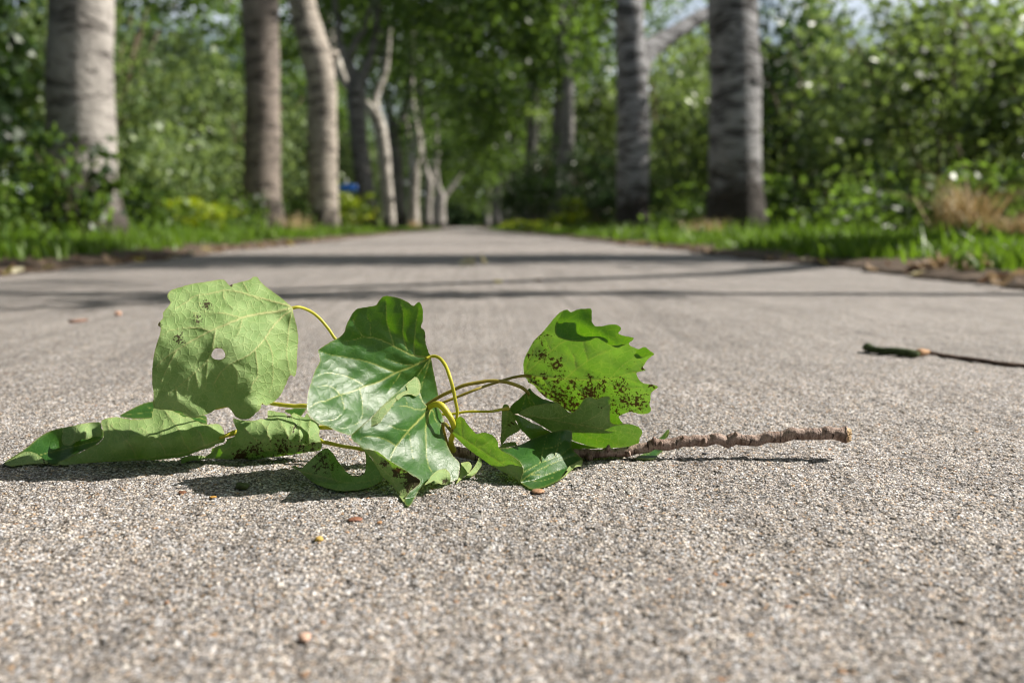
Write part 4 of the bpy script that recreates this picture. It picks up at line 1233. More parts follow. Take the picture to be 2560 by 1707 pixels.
D_br = B_(4, [(x, y, r * 1.4, k * 0.78) for x, y, r, k in [(865, 460, 50, .8), (970, 535, 55, .85), (790, 690, 60, .7), (960, 700, 40, .8), (1010, 800, 95, .8), (1090, 860, 80, .8), (1240, 770, 85, .95), (1330, 700, 60, .75), (1480, 720, 70, .75), (1530, 820, 80, .75), (1620, 840, 80, .75), (1100, 690, 50, .75), (900, 780, 70, .75), (1240, 630, 25, .9), (880, 628, 40, .7), (1000, 640, 40, .7), (1420, 870, 80, .6), (850, 330, 60, .55), (760, 470, 50, .5), (1665, 560, 25, .9), (1720, 700, 30, .8)]])
make_leaf(twig, [patch(D_out, D_c, 1, D_v, D_br, seed=11, tint=0.6), patch(df, dfc, 0, [], [], seed=12, tint=0.6), patch(dg, dgc, 0, [], [], seed=13, tint=0.6)],
          'back-lit yellow green leaf speckled with brown',
          X(4, [(780, 632, .6205, 9), (725, 625, .6215, 8), (650, 635, .620, 7), (560, 660, .615, 7), (450, 695, .608, 7), (350, 730, .600, 7), (200, 790, .598, 7), (100, 830, .597, 7), (0, 870, .596, 8), (-150, 1000, .595, 9), (-200, 1160, .593, 10)]), M_PETB)

# --- leaf E: olive shaded leaf below D
E_out = X(4, [(680, 915), (760, 870), (850, 850), (960, 830), (1000, 845), (1050, 890), (1090, 915), (1130, 890), (1170, 840), (1200, 800), (1240, 790), (1290, 808), (1340, 790), (1390, 790), (1400, 850), (1393, 930), (1400, 985), (1440, 1005), (1500, 1000), (1560, 1005), (1610, 1020), (1640, 1045), (1650, 1075), (1630, 1110), (1615, 1160), (1530, 1180), (1430, 1190), (1350, 1195), (1270, 1185), (1200, 1165), (1100, 1130), (1000, 1080), (940, 1065), (850, 1010), (760, 960), (700, 935)])
E_c = off(.012, X(4, [(680, 915, .586), (960, 830, .583), (1090, 915, .585), (1240, 790, .574), (1390, 800, .571), (1400, 990, .580), (1640, 1050, .583), (1615, 1160, .597), (1350, 1195, .605), (1100, 1130, .604), (900, 1030, .597), (1200, 1000, .587)]))
E_v = [V_(4, [(700, 925), (900, 960), (1150, 1010), (1400, 1050), (1600, 1080)], 1.3), V_(4, [(900, 960), (1050, 940), (1250, 830)], 1.0), V_(4, [(1150, 1010), (1280, 940), (1380, 850)], 0.9), V_(4, [(1100, 1000), (1250, 1110), (1450, 1170)], 0.9)]
e2 = X(4, [(745, 745), (765, 722), (800, 760), (860, 800), (940, 828), (960, 838), (850, 860), (760, 885), (690, 918), (620, 925), (610, 880), (640, 840), (690, 800), (720, 770)])
e2c = off(.012, X(4, [(745, 745, .596), (860, 800, .592), (960, 838, .583), (760, 885, .589), (620, 925, .5925), (640, 840, .596)]))
E2_v = [V_(4, [(745, 748), (790, 830), (830, 870)], 1.2), V_(4, [(742, 750), (765, 830), (775, 880)], 1.0), V_(4, [(738, 752), (720, 840), (700, 890)], 0.9)]
ft = X(8, [(215, 540), (300, 545), (400, 590), (500, 650), (600, 690), (700, 745), (800, 800), (900, 850), (1000, 880), (1100, 920), (1250, 965), (1420, 1005), (1350, 1020), (1230, 1012), (1130, 1040), (1090, 1050), (1000, 1020), (800, 960), (600, 920), (490, 890), (440, 840), (380, 780), (320, 720), (290, 640)])
ftc = off(.010, X(8, [(215, 540, .583), (500, 650, .597), (800, 800, .601), (1100, 920, .604), (1420, 1005, .608), (1130, 1040, .592), (800, 960, .588), (490, 890, .580), (320, 720, .580)]))
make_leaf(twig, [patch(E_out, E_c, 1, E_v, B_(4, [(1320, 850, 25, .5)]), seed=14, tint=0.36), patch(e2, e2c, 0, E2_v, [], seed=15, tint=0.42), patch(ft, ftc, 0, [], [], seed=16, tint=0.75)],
          'shaded olive leaf below the brown-speckled leaf',
          X(4, [(765, 775, .6065, 7), (745, 748, .6075, 9), (700, 715, .6065, 9), (620, 685, .603, 9), (540, 668, .597, 9), (450, 665, .597, 9), (350, 680, .597, 9), (250, 700, .597, 9), (150, 745, .597, 9), (50, 795, .597, 9), (-60, 870, .596, 9), (-180, 1000, .595, 10), (-220, 1150, .593, 10)]), M_PETB)
# --- sliver leaf left of E
s_out = X(4, [(560, 852), (580, 848), (602, 858), (612, 890), (640, 930), (660, 990), (690, 1045), (640, 1080), (590, 1110), (562, 1148), (545, 1165), (537, 1130), (543, 1060), (545, 960), (550, 890)])
s_c = off(.010, X(4, [(560, 852, .592), (612, 890, .586), (690, 1045, .582), (545, 1165, .588), (545, 1000, .592)]))
sp = X(8, [(40, 1010), (70, 970), (110, 940), (180, 925), (270, 920), (290, 960), (310, 975), (200, 990), (90, 1012)])
spc = X(8, [(40, 1010, .590), (180, 925, .596), (310, 975, .594), (100, 1000, .590)])
make_leaf(twig, [patch(s_out, s_c, 1, [V_(4, [(600, 870), (590, 960), (560, 1100)], 1.0)], B_(4, [(620, 1000, 40, .55)]), seed=17, tint=0.35), patch(sp, spc, 1, [], [], seed=18, tint=0.75)], 'narrow folded leaf hanging beside the olive leaf',
          X(4, [(606, 872, .5965, 11), (590, 882, .5965, 11), (540, 890, .594, 8), (450, 905, .588, 6.5), (300, 905, .589, 6.5), (200, 917, .589, 6.5), (130, 930, .589, 7), (60, 940, .589, 8), (60, 1100, .591, 10), (80, 1180, .592, 12)]))

# --- leaf G: two-toned folded leaf in front
G1 = X(4, [(160, 1070), (175, 1010), (195, 960), (225, 945), (255, 965), (275, 1000), (310, 1040), (350, 1078), (400, 1070), (450, 1078), (490, 1105), (515, 1145), (525, 1190), (560, 1220), (620, 1250), (680, 1295), (710, 1340), (712, 1380), (695, 1455), (640, 1420), (560, 1380), (470, 1330), (390, 1275), (320, 1225), (260, 1180), (200, 1120)])
G1c = X(4, [(160, 1070, .570), (225, 945, .568), (350, 1078, .563), (500, 1120, .556), (620, 1250, .548), (712, 1360, .5425), (695, 1455, .5425), (470, 1330, .556), (320, 1225, .564), (450, 1200, .5585)])
G1v = [V_(4, [(165, 1065), (300, 1150), (450, 1250), (580, 1340), (690, 1440)], 1.3), V_(4, [(240, 1110), (230, 1030), (225, 960)], 0.8), V_(4, [(340, 1180), (350, 1120), (400, 1080)], 0.9), V_(4, [(450, 1250), (470, 1180), (510, 1150)], 0.9), V_(4, [(540, 1310), (600, 1290), (690, 1330)], 0.8), V_(4, [(340, 1180), (420, 1160), (480, 1110)], 0.7)]
G2 = X(4, [(525, 1192), (600, 1187), (700, 1162), (780, 1122), (860, 1090), (940, 1065), (1000, 1052), (1060, 1048), (1095, 1060), (1100, 1100), (1092, 1160), (1110, 1210), (1150, 1250), (1180, 1275), (1160, 1295), (1120, 1320), (1070, 1365), (1000, 1440), (930, 1475), (880, 1495), (820, 1512), (770, 1508), (730, 1485), (695, 1455), (712, 1380), (710, 1340), (680, 1295), (620, 1250), (560, 1222)])
G2c = X(4, [(525, 1192, .575), (560, 1222, .562), (680, 1295, .547), (712, 1360, .5425), (695, 1455, .542), (820, 1512, .5445), (1000, 1440, .561), (1180, 1275, .586), (1095, 1150, .594), (1060, 1048, .594), (860, 1090, .592), (700, 1162, .585), (850, 1300, .563), (750, 1230, .566), (980, 1220, .580)])
G2v = [V_(4, [(700, 1450), (800, 1380), (950, 1310), (1080, 1260), (1150, 1250)], 1.2), V_(4, [(720, 1380), (850, 1310), (1000, 1250), (1095, 1180)], 0.9), V_(4, [(850, 1310), (870, 1200), (900, 1090)], 0.9), V_(4, [(960, 1260), (990, 1170), (1010, 1060)], 0.9), V_(4, [(780, 1400), (900, 1400), (1020, 1360)], 0.9), V_(4, [(760, 1440), (850, 1450), (950, 1420)], 0.8), V_(4, [(870, 1200), (960, 1180), (1060, 1120)], 0.7)]
g3 = X(8, [(1215, 1125), (1185, 1150), (1195, 1200), (1190, 1260), (1120, 1240), (1085, 1232), (1050, 1262), (1010, 1310), (985, 1350), (1020, 1345), (1100, 1310), (1150, 1285), (1200, 1268), (1215, 1240)])
g3 = X(4, [(1178, 1277), (1150, 1292), (1112, 1318), (1085, 1325), (1060, 1355), (1020, 1410), (1000, 1442), (1050, 1405), (1110, 1350), (1145, 1335), (1172, 1330), (1180, 1300)])
g3c = rel(G2c, X(4, [(1178, 1277, -.001), (1085, 1325, -.003), (1000, 1442, -.002), (1172, 1330, -.003), (1060, 1370, -.003)]))
make_leaf(twig, [patch(G1, G1c, 1, G1v, [], seed=19, tint=0.65, quilt=0.0007), patch(G2, G2c, 0, G2v, [], seed=20, tint=0.52, quilt=0.0006), patch(g3, g3c, 1, [], [], seed=21, tint=0.65)],
          'folded leaf half lime green underside and half dark green upper side',
          X(7, [(690, 600, .5695, 6), (675, 625, .5705, 8), (640, 575, .570, 9), (590, 520, .579, 9), (560, 540, .582, 9), (585, 680, .588, 9), (640, 860, .592, 10)]), M_PETB)

# --- leaf H: rolled leaf lying at the left
H1 = X(5, [(692, 265), (700, 245), (740, 232), (800, 225), (860, 235), (930, 240), (1000, 235), (1038, 225), (1043, 190), (1055, 165), (1100, 170), (1160, 175), (1220, 200), (1260, 225), (1290, 222), (1330, 245), (1400, 275), (1450, 272), (1500, 275), (1525, 310), (1538, 360), (1530, 395), (1480, 410), (1450, 430), (1380, 450), (1300, 480), (1250, 495), (1100, 515), (950, 522), (800, 527), (600, 538), (500, 548), (420, 552), (395, 535), (480, 500), (560, 460), (620, 430), (670, 405), (705, 370), (708, 330), (697, 290)])
H1c = X(5, [(692, 265, .618), (860, 235, .624), (1038, 225, .624), (1100, 170, .632), (1290, 222, .622), (1500, 275, .614), (1538, 360, .609), (1300, 480, .607), (950, 522, .609), (420, 552, .6025), (620, 430, .598), (705, 350, .606), (900, 380, .5965), (1200, 360, .598), (1400, 360, .602), (700, 480, .597), (1050, 440, .598)])
H1v = [V_(5, [(1535, 370), (1400, 420), (1250, 470), (1000, 505), (700, 525)], 1.6), V_(5, [(1310, 460), (1260, 400), (1220, 300), (1170, 240), (1130, 180)], 1.3), V_(5, [(1130, 480), (1100, 410), (1030, 350), (970, 300)], 1.3),
       V_(5, [(930, 500), (900, 430), (850, 370), (800, 320), (740, 260)], 1.3), V_(5, [(1400, 420), (1370, 340), (1300, 270)], 1.1), V_(5, [(1080, 400), (1110, 330), (1120, 250)], 0.8), V_(5, [(740, 260), (745, 340), (735, 420)], 0.8), V_(5, [(870, 390), (880, 330)], 0.8)]
H2 = X(5, [(30, 540), (80, 500), (130, 470), (200, 420), (270, 360), (350, 318), (430, 298), (520, 290), (600, 290), (690, 300), (710, 340), (700, 375), (660, 410), (600, 440), (540, 470), (470, 505), (400, 535), (395, 550), (350, 548), (300, 530), (250, 510), (180, 500), (100, 525)])
H2c = X(5, [(30, 540, .604), (200, 430, .618), (430, 298, .633), (690, 300, .634), (690, 380, .622), (540, 470, .610), (395, 545, .604), (200, 510, .607), (420, 430, .626)])
h3 = X(5, [(435, 300), (520, 280), (600, 265), (680, 260), (692, 290), (698, 330), (692, 357), (640, 360), (600, 375), (560, 378), (520, 395), (480, 418), (435, 412), (422, 380), (428, 340)])
h3c = X(5, [(435, 300, .630), (600, 265, .629), (685, 265, .623), (692, 355, .614), (560, 378, .612), (450, 415, .613), (550, 320, .614)])
h4 = X(5, [(28, 540), (100, 500), (172, 461), (240, 470), (290, 503), (340, 538), (402, 551), (380, 557), (300, 543), (200, 547), (120, 556), (75, 561)])
h4c = X(5, [(28, 540, .603), (172, 461, .611), (290, 503, .605), (402, 551, .602), (200, 547, .600)])
make_leaf(twig, [patch(H1, H1c, 1, H1v, [], seed=22, tint=0.55, quilt=0.0016), patch(H2, H2c, 0, [V_(5, [(690, 380), (450, 440), (40, 540)], 1.2)], [], seed=23, tint=0.3), patch(h3, h3c, 1, [V_(5, [(500, 400), (510, 330), (490, 290)], .8), V_(5, [(580, 370), (590, 270)], .8)], [], seed=24, tint=0.42),
                 patch(h4, h4c, 1, [], B_(5, [(330, 545, 60, .45)]), seed=25, tint=0.5)],
          'long rolled leaf with a dark hollow, lying at the far left',
          X(5, [(1500, 368, .6065, 7), (1538, 356, .608, 9), (1580, 340, .610, 13), (1640, 325, .613, 13), (1800, 310, .620, 11), (2000, 300, .620, 11), (2190, 296, .616, 11), (2260, 297, .611, 11), (2400, 310, .604, 11), (2560, 350, .597, 11)]))

# --- leaf I: crumpled rolled leaf next to it
I1 = X(5, [(1595, 235), (1640, 245), (1720, 250), (1780, 240), (1828, 232), (1833, 180), (1900, 190), (1945, 198), (1960, 212), (1985, 215), (2010, 197), (2050, 215), (2078, 225), (2100, 198), (2125, 235), (2170, 260), (2185, 300), (2182, 350), (2202, 390), (2187, 450), (2100, 465), (2050, 475), (1950, 490), (1830, 500), (1750, 515), (1650, 512), (1560, 514), (1470, 508), (1400, 502), (1440, 470), (1455, 440), (1500, 420), (1540, 405), (1555, 375), (1600, 360), (1620, 320), (1605, 280)])
I1c = X(5, [(1595, 235, .618), (1833, 180, .628), (2050, 210, .624), (2175, 260, .615), (2190, 450, .606), (1950, 490, .611), (1750, 515, .612), (1400, 502, .610), (1550, 390, .606), (1800, 380, .596), (2050, 360, .596), (1620, 440, .602), (1750, 270, .606), (1950, 260, .606)])
I1v = [V_(5, [(2195, 395), (2050, 420), (1850, 450), (1600, 490)], 1.2), V_(5, [(2120, 440), (2110, 350), (2120, 250)], 1.2), V_(5, [(1970, 430), (1970, 360), (1930, 280), (1880, 210)], 1.3), V_(5, [(1970, 360), (2010, 290), (2000, 220)], 1.0), V_(5, [(1855, 440), (1840, 360), (1800, 280), (1760, 250)], 1.2), V_(5, [(1760, 390), (1700, 330), (1640, 260)], 1.0), V_(5, [(1540, 450), (1570, 430), (1590, 380)], 0.9), V_(5, [(2050, 420), (2050, 330), (2060, 250)], 1.0), V_(5, [(1830, 290), (1825, 340), (1850, 380)], 0.8)]
i2 = X(5, [(1238, 512), (1270, 498), (1320, 488), (1390, 490), (1410, 505), (1370, 518), (1310, 522), (1262, 537), (1240, 540)])
i2c = X(5, [(1238, 512, .604), (1390, 490, .609), (1240, 540, .603), (1410, 505, .609)])
make_leaf(twig, [patch(I1, I1c, 1, I1v, B_(5, [(1660, 490, 50, .95), (1640, 500, 60, .8), (2010, 300, 40, .6), (1930, 440, 90, .62), (1750, 450, 80, .6), (2060, 430, 60, .55), (1980, 220, 25, .7), (2140, 430, 50, .5)]), seed=26, tint=0.5, quilt=0.002, wave=0.0018), patch(i2, i2c, 1, [], [], seed=27, tint=0.5)],
          'crumpled rolled leaf with brown stains, beside the long rolled leaf',
          X(9, [(1050, 905, .607, 8), (1090, 940, .606, 9), (1200, 965, .605, 10), (1400, 1010, .602, 9), (1600, 1040, .599, 9), (1780, 1075, .596, 9), (2000, 1090, .594, 10), (2300, 1100, .592, 12)]), M_PET)

# --- leaves J, K behind
J = X(5, [(820, 215), (880, 180), (950, 145), (1040, 118), (1150, 120), (1250, 150), (1400, 215), (1413, 250), (1412, 277), (1350, 262), (1280, 250), (1150, 250), (1035, 236), (950, 238), (870, 232)])
Jc = X(5, [(820, 215, .652), (1040, 118, .668), (1400, 215, .645), (1413, 270, .640), (1035, 236, .640)])
make_leaf(twig, [patch(J, Jc, 0, [V_(5, [(1400, 240), (1150, 190), (850, 210)], 1.2), V_(5, [(1100, 185), (980, 150)], .8)], [], seed=28, tint=0.45)], 'dark leaf mostly hidden behind the large holed leaf',
          X(1, [(560, 1130, .640, 9), (750, 1090, .632, 9), (900, 1085, .622, 9), (980, 1090, .619, 9), (1080, 1103, .616, 10), (1180, 1112, .613, 10), (1280, 1113, .610, 11), (1500, 1150, .603, 11), (1700, 1250, .597, 11)]))
K = X(9, [(470, 430), (560, 408), (680, 392), (800, 395), (830, 400), (800, 440), (760, 500), (720, 535), (690, 545), (600, 520)])
Kc = X(9, [(470, 430, .640), (800, 395, .640), (700, 540, .632)])
make_leaf(twig, [patch(K, Kc, 0, [], [], seed=29, tint=0.55)], 'grey green leaf scrap behind the crumpled leaf')
# --- leaf L: low front leaf with brown marks
L_out = X(0, [(727, 1166), (740, 1164), (748, 1170), (752, 1172), (775, 1150), (800, 1128), (812, 1121), (820, 1121), (830, 1130), (845, 1152), (862, 1175), (880, 1188), (897, 1191), (910, 1184), (914, 1170), (915, 1145), (912, 1125), (920, 1135), (935, 1155), (952, 1180), (958, 1195), (945, 1208), (925, 1217), (900, 1224), (860, 1227), (830, 1223), (800, 1214), (775, 1200), (757, 1185), (747, 1176)])
L_c = X(0, [(727, 1166, .572), (752, 1175, .560), (815, 1121, .562), (860, 1175, .552), (895, 1191, .548), (914, 1140, .560), (957, 1195, .541), (900, 1224, .5385), (830, 1222, .543), (775, 1198, .555), (830, 1180, .549)])
make_leaf(twig, [patch(L_out, L_c, 1, [V_(0, [(752, 1178), (820, 1195), (880, 1208), (950, 1195)], 1.2), V_(0, [(830, 1196), (818, 1125)], .8)], B_(0, [(805, 1145, 20, .62), (815, 1165, 18, .6), (790, 1170, 14, .55), (835, 1165, 14, .5)]), seed=30, tint=0.34)],
          'low dark leaf with a scooped edge, lying at the front left')
# --- small leaf M behind the stem
M_o = X(6, [(700, 300), (735, 275), (760, 250), (790, 215), (805, 225), (795, 262), (775, 290), (790, 340), (740, 385), (722, 398), (712, 420), (680, 432), (600, 432), (550, 427), (600, 400), (680, 350)])
make_leaf(twig, [patch(M_o, X(6, [(790, 215, .640), (700, 300, .632), (740, 385, .614), (550, 427, .607)]), 0, [V_(6, [(800, 220), (740, 330), (600, 420)], 1.0)], [], seed=31, tint=0.6)], 'small green leaf tip showing behind the bare stem')

# --- the woody stem
st = X(0, [(930, 1098, .586, 20), (1000, 1106, .589, 21), (1070, 1114, .591, 22), (1125, 1126, .593, 24), (1160, 1132, .595, 27), (1210, 1143, .598, 27), (1270, 1155, .601, 26), (1350, 1157, .601, 25), (1420, 1150, .602, 25)]) \
    + X(6, [(170, 430, .6025, 70), (215, 432, .602, 74), (250, 416, .602, 60), (300, 402, .602, 66), (350, 383, .602, 82), (385, 388, .602, 60), (450, 383, .602, 66), (505, 378, .602, 82), (545, 366, .602, 66), (600, 355, .602, 84), (645, 345, .602, 72), (690, 322, .602, 92), (740, 328, .602, 82), (800, 325, .602, 92), (850, 316, .602, 80), (905, 302, .602, 88), (950, 305, .602, 76), (1000, 298, .602, 88), (1062, 300, .602, 94), (1110, 290, .602, 76), (1150, 282, .601, 84), (1200, 297, .601, 74), (1230, 305, .601, 92), (1290, 282, .601, 100), (1335, 295, .600, 78), (1400, 295, .600, 86), (1450, 298, .600, 82), (1500, 280, .600, 80), (1540, 272, .599, 94), (1600, 272, .599, 82), (1650, 268, .599, 86), (1700, 246, .598, 100), (1750, 248, .598, 90), (1800, 250, .598, 92), (1860, 247, .597, 86), (1920, 248, .597, 88), (1970, 240, .596, 102), (2010, 246, .596, 94), (2060, 252, .595, 108), (2095, 256, .595, 132), (2110, 257, .5945, 130)])
pts = np.array([tuple(P(x, y, d)) for x, y, d, _ in st])
scl = np.array([1.0] * 9 + [1 / 2.94] * (len(st) - 9))
rad = np.array([p[3] for p in st]) * scl * 0.5 * pts[:, 1] / F
sm = rad.copy()
for _ in range(3): sm[1:-1] = (sm[:-2] + sm[1:-1] + sm[2:]) / 3
rad[9:-3] = 0.4 * rad[9:-3] + 0.6 * sm[9:-3]
a = catmull(np.column_stack([pts, rad]), 0.0009)
a[:, 2] = np.maximum(a[:, 2], a[:, 3] + 0.0004)
v, q, t = tube_arr(a[:, :3], a[:, 3], 28, 0.055, True, 9)
parts = [(v, q, t)]


def lump(c, r, seed, n=12):
    g = np.random.default_rng(seed)
    th = np.linspace(0, math.pi, n); ph_ = np.linspace(0, 2 * math.pi, 2 * n, endpoint=False)
    V = []
    for a_ in th:
        for b_ in ph_:
            V.append((math.sin(a_) * math.cos(b_) * r[0], math.sin(a_) * math.sin(b_) * r[1], math.cos(a_) * r[2]))
    V = np.array(V)
    k1, k2 = g.normal(0, 1, 3) / min(r) * 0.8, g.normal(0, 1, 3) / min(r) * 1.6
    V *= (1 + 0.16 * np.sin(V @ k1 + 1) + 0.12 * np.sin(V @ k2 + seed))[:, None]
    V += np.array(c)
    m = 2 * n
    i = np.arange(n - 1)[:, None] * m; j = np.arange(m)[None]; j2 = (j + 1) % m
    Q = np.stack([i + j, i + m + j, i + m + j2, i + j2], -1).reshape(-1, 4)
    return V, Q, np.zeros((0, 3), int)


for i, (x, y, r) in enumerate(((215, 430, 38), (355, 354, 26), (505, 395, 26), (690, 298, 32), (745, 318, 22), (905, 272, 15), (1062, 298, 32), (1232, 330, 26), (1295, 250, 24), (1540, 244, 24), (1700, 216, 20), (1975, 206, 22))):
    px, py = X(6, [(x, y)])[0]
    c = P(px, py, .601 - 0.002)
    rr = r / 2.94 * .6 / F
    parts.append(lump(tuple(c), (rr * 0.6, rr * 0.85, rr * 0.85), i, 8))
v, f = merge(parts)
v[:, 2] = np.maximum(v[:, 2], 0.0004)
stem = link('stem', fmesh('stem', v, f, M_STEM, True), twig)
# cut end: a ragged tan disc facing right and towards the camera
e = P(*X(6, [(2110, 257)])[0], .5945)
ax = Vector((0.80, -0.58, 0.06)).normalized()
u1 = ax.cross(Vector((0, 0, 1))).normalized(); u2 = u1.cross(ax)
V, T = [], []
nr, ns = 7, 30
gg = np.random.default_rng(3)
R0 = 57 / 2.94 * .5945 / F
for i in range(nr + 1):
    for j in range(ns):
        th = 2 * math.pi * j / ns
        rr = R0 * i / nr * (1 + 0.07 * math.sin(3 * th + 1) + 0.05 * math.sin(7 * th)) * (1.0 if i < nr else 1.02)
        hgt = 0.0006 * gg.normal() + (0.0007 if 2 < i < 6 else 0) - (0.0022 if i == nr else 0)
        V.append(tuple(e + u1 * rr * 0.92 * math.cos(th) + u2 * rr * math.sin(th) + ax * (hgt + 0.001)))
Q = np.array([[i * ns + j, i * ns + (j + 1) % ns, (i + 1) * ns + (j + 1) % ns, (i + 1) * ns + j] for i in range(nr) for j in range(ns)])
link('cut_end', fmesh('cut_end', np.array(V), Q, M_CUT, True), stem)


# ------------------------------------------------------------------ the mossy stick at the right
stick = empty('fallen_stick', tuple(G(2300, 905)))
tag(stick, 'thin dark stick with a moss-covered end lying on the right side of the path', 'stick')
o0 = np.array(stick.location)
M_MOSS = mat_simple('moss', (0.055, 0.078, 0.03), 0.9, 0.6, 220, 0.003, 400, 0.2)
M_TAN = mat_simple('broken_wood', (0.36, 0.21, 0.11), 0.85, 0.3, 200, 0.001, 300)
M_DKB = mat_simple('dark_bark', (0.12, 0.078, 0.058), 0.8, 0.4, 200, 0.001, 300)


def gtube(lst, seed, rough, segs=12):
    pts = []; r = []
    for x, y, wd in lst:
        wd *= 1.12
        p = G(x, y + wd * 0.5); rr = wd * 0.5 * p.y / F
        pts.append((p.x, p.y, rr)); r.append(rr)
    a = catmull(np.column_stack([pts, r]), 0.004)
    return merge([tube_arr(a[:, :3] - o0, a[:, 3], segs, rough, True, seed)])


v, f = gtube([(2168, 868, 20), (2180, 873, 19), (2205, 876, 18), (2235, 879, 18), (2262, 882, 19), (2285, 883, 20), (2292, 884, 16)], 1, 0.16)
link('mossy_end', fmesh('mossy_end', v, f, M_MOSS, True), stick)
v, f = gtube([(2287, 883, 14), (2298, 881, 18), (2310, 880, 15), (2322, 880, 10)], 2, 0.1)
link('joint', fmesh('joint', v, f, M_TAN, True), stick)
v, f = gtube([(2318, 880, 9), (2345, 885, 8), (2370, 890, 10), (2410, 895, 9), (2445, 900, 12), (2480, 905, 9), (2515, 910, 12), (2560, 914, 9), (2640, 922, 10)], 3, 0.12)
link('shaft', fmesh('shaft', v, f, M_DKB, True), stick)


# ------------------------------------------------------------------ pebbles and bits
def pebble(px, py, wpx, hpx, col, label, name='pebble', cat='pebble', seed=0, flat=1.0, group=None):
    p = G(px, py)
    r = wpx * 0.5 * p.y / F
    rh = hpx * 0.36 * p.y / F
    v, q, t = lump((0, 0, rh * 0.7), (r, r * flat, rh), seed, 10)
    o = link(name, fmesh(name, v, [q], mat_simple(name + '_stone', col, 0.6, 0.35, 500, 0.0006, 900), True))
    o.location = (p.x, p.y, 0)
    tag(o, label, cat, group)


pebble(797, 1352, 22, 18, (0.42, 0.28, 0.06), 'round mustard yellow pebble below the low front leaf', seed=1)
pebble(888, 1300, 34, 12, (0.20, 0.085, 0.05), 'flat red brown stone chip in front of the twig', seed=2)
pebble(948, 1309, 15, 11, (0.34, 0.18, 0.08), 'small orange brown pebble right of the red brown chip', seed=3)
pebble(1346, 1230, 34, 11, (0.34, 0.19, 0.11), 'orange stone chip just below the two-toned leaf', seed=4)
pebble(1193, 1292, 34, 6, (0.20, 0.19, 0.18), 'smooth grey pebble sunk in the path in front of the twig', seed=5)
pebble(760, 1598, 34, 26, (0.55, 0.36, 0.27), 'pinkish bud scale, the nearest bit on the path, blurred at the bottom', 'bud_scale', 'bud', seed=6)
pebble(296, 788, 15, 16, (0.42, 0.24, 0.16), 'small reddish pebble on the path left of the large holed leaf', seed=7)
pebble(606, 1220, 38, 22, (0.060, 0.085, 0.018), 'small crumb of green moss left of the low front leaf', 'moss_crumb', 'moss', seed=8)
pebble(456, 1233, 20, 10, (0.14, 0.06, 0.03), 'small dark brown chip in the shadow tip left of the moss crumb', seed=9)
pebble(532, 1244, 16, 8, (0.42, 0.22, 0.04), 'amber grain just under the shadow tip', seed=11)
pebble(1672, 1451, 15, 8, (0.36, 0.17, 0.09), 'small orange red grain on the right half of the path', seed=12)
pebble(1762, 1136, 14, 9, (0.03, 0.03, 0.035), 'tiny black grain below the bare stem', seed=13)
p1, p2 = G(172, 808), G(218, 803)
r = 0.0022
v, f = merge([tube_arr([(p1.x, p1.y, r), ((p1.x + p2.x) / 2, p1.y + .004, r * 1.2), (p2.x, p2.y, r)], [r, r * 1.15, r * .8], 8, .1)])
o = link('twig_fragment', fmesh('twig_fragment', v, f, mat_simple('fragment_bark', (0.17, 0.09, 0.06), 0.8, 0.3, 200), True))
tag(o, 'short brown twig fragment on the path near the left edge', 'twig')


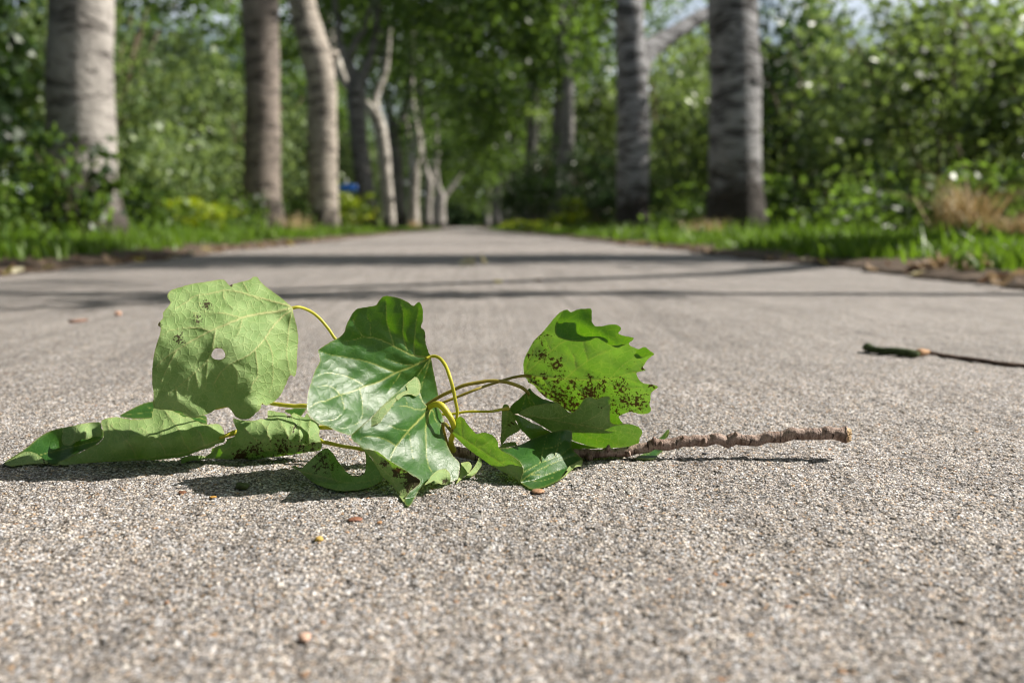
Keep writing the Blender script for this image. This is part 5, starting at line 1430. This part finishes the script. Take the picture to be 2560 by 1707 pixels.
# ------------------------------------------------------------------ dead leaves
def dead_mesh(seed, mat):
    g = np.random.default_rng(seed)
    n = 8
    V, Q = [], []
    cu, cv = g.uniform(0.5, 1.6, 2)
    for i in range(n + 1):
        for j in range(n + 1):
            u, w_ = i / n * 2 - 1, j / n * 2 - 1
            wd = (1 - abs(u) ** 2.2) * 0.42 + 0.02
            x, y = u * 0.5, w_ * wd
            z = 0.22 * cv * (w_ * wd) ** 2 * 4 + 0.16 * cu * u * u * (1 if seed % 2 else 0.6) + 0.03 * math.sin(5 * u + seed) * math.cos(4 * w_)
            V.append((x, y, z))
    for i in range(n):
        for j in range(n):
            k = i * (n + 1) + j
            Q.append((k, k + 1, k + n + 2, k + n + 1))
    V = np.array(V); V[:, 2] -= V[:, 2].min() - 0.01
    return fmesh('dead_leaf', V, np.array(Q), mat, True)


DM = [dead_mesh(k, M_DEAD[k % 4]) for k in range(8)]
g = np.random.default_rng(17)
LB = {0: 'dry dark brown curled leaf in the litter along the path edge', 1: 'dry tan curled leaf in the litter along the path edge', 2: 'yellowed curled leaf in the litter along the path edge', 3: 'bleached pale curled leaf in the litter along the path edge'}


def dead(x, y, s, k, label, rx=0.0, group='dead leaves in the litter along the path edge', z=0.012):
    o = link('dead_leaf', DM[k])
    o.location = (x, y, z); o.scale = (s, s, s); o.rotation_euler = (rx, g.normal(0, 0.25), g.uniform(0, 6.28))
    tag(o, label, 'leaf', group)


for i in range(150):
    side = -1 if i % 2 else 1
    y = 1.9 + 7.5 * g.random() ** 1.3
    k = int(g.choice([0, 0, 0, 4, 4, 1, 1, 5, 2, 3]))
    off = abs(g.normal(0.10, 0.12)) - 0.04
    dead(edge_x(side, y) + side * off, y, 0.035 + 0.03 * g.random(), k, LB[k % 4], g.normal(0, 0.4))
for i in range(26):      # the heap at the right
    p = G(2290 + 190 * g.random(), 672 + 26 * g.random())
    k = int(g.choice([0, 1, 1, 5, 5, 3, 4]))
    dead(p.x, p.y, 0.035 + 0.025 * g.random(), k, ['dry dark brown', 'dry tan', 'yellowed', 'bleached pale'][k % 4] + ' leaf in the small heap at the right verge', g.normal(0, 0.6), 'dead leaves heaped at the right verge', 0.015 + 0.03 * g.random())
p = G(1170, 664); dead(p.x, p.y, 0.075, 3, 'pale yellow curled leaf lying in the middle of the path, left of a pair', 0.5, None, 0.003)
p = G(1206, 657); dead(p.x, p.y, 0.075, 7, 'pale pinkish curled leaf lying in the middle of the path, right of a pair', 1.0, None, 0.003)
p = G(1244, 708); dead(p.x, p.y, 0.032, 2, 'small yellow leaf lying flat on the middle of the path', 0, None, 0.002)
p = G(1347, 704); dead(p.x, p.y, 0.02, 0, 'tiny dark scrap of leaf on the middle of the path', 0.3, None, 0.002)
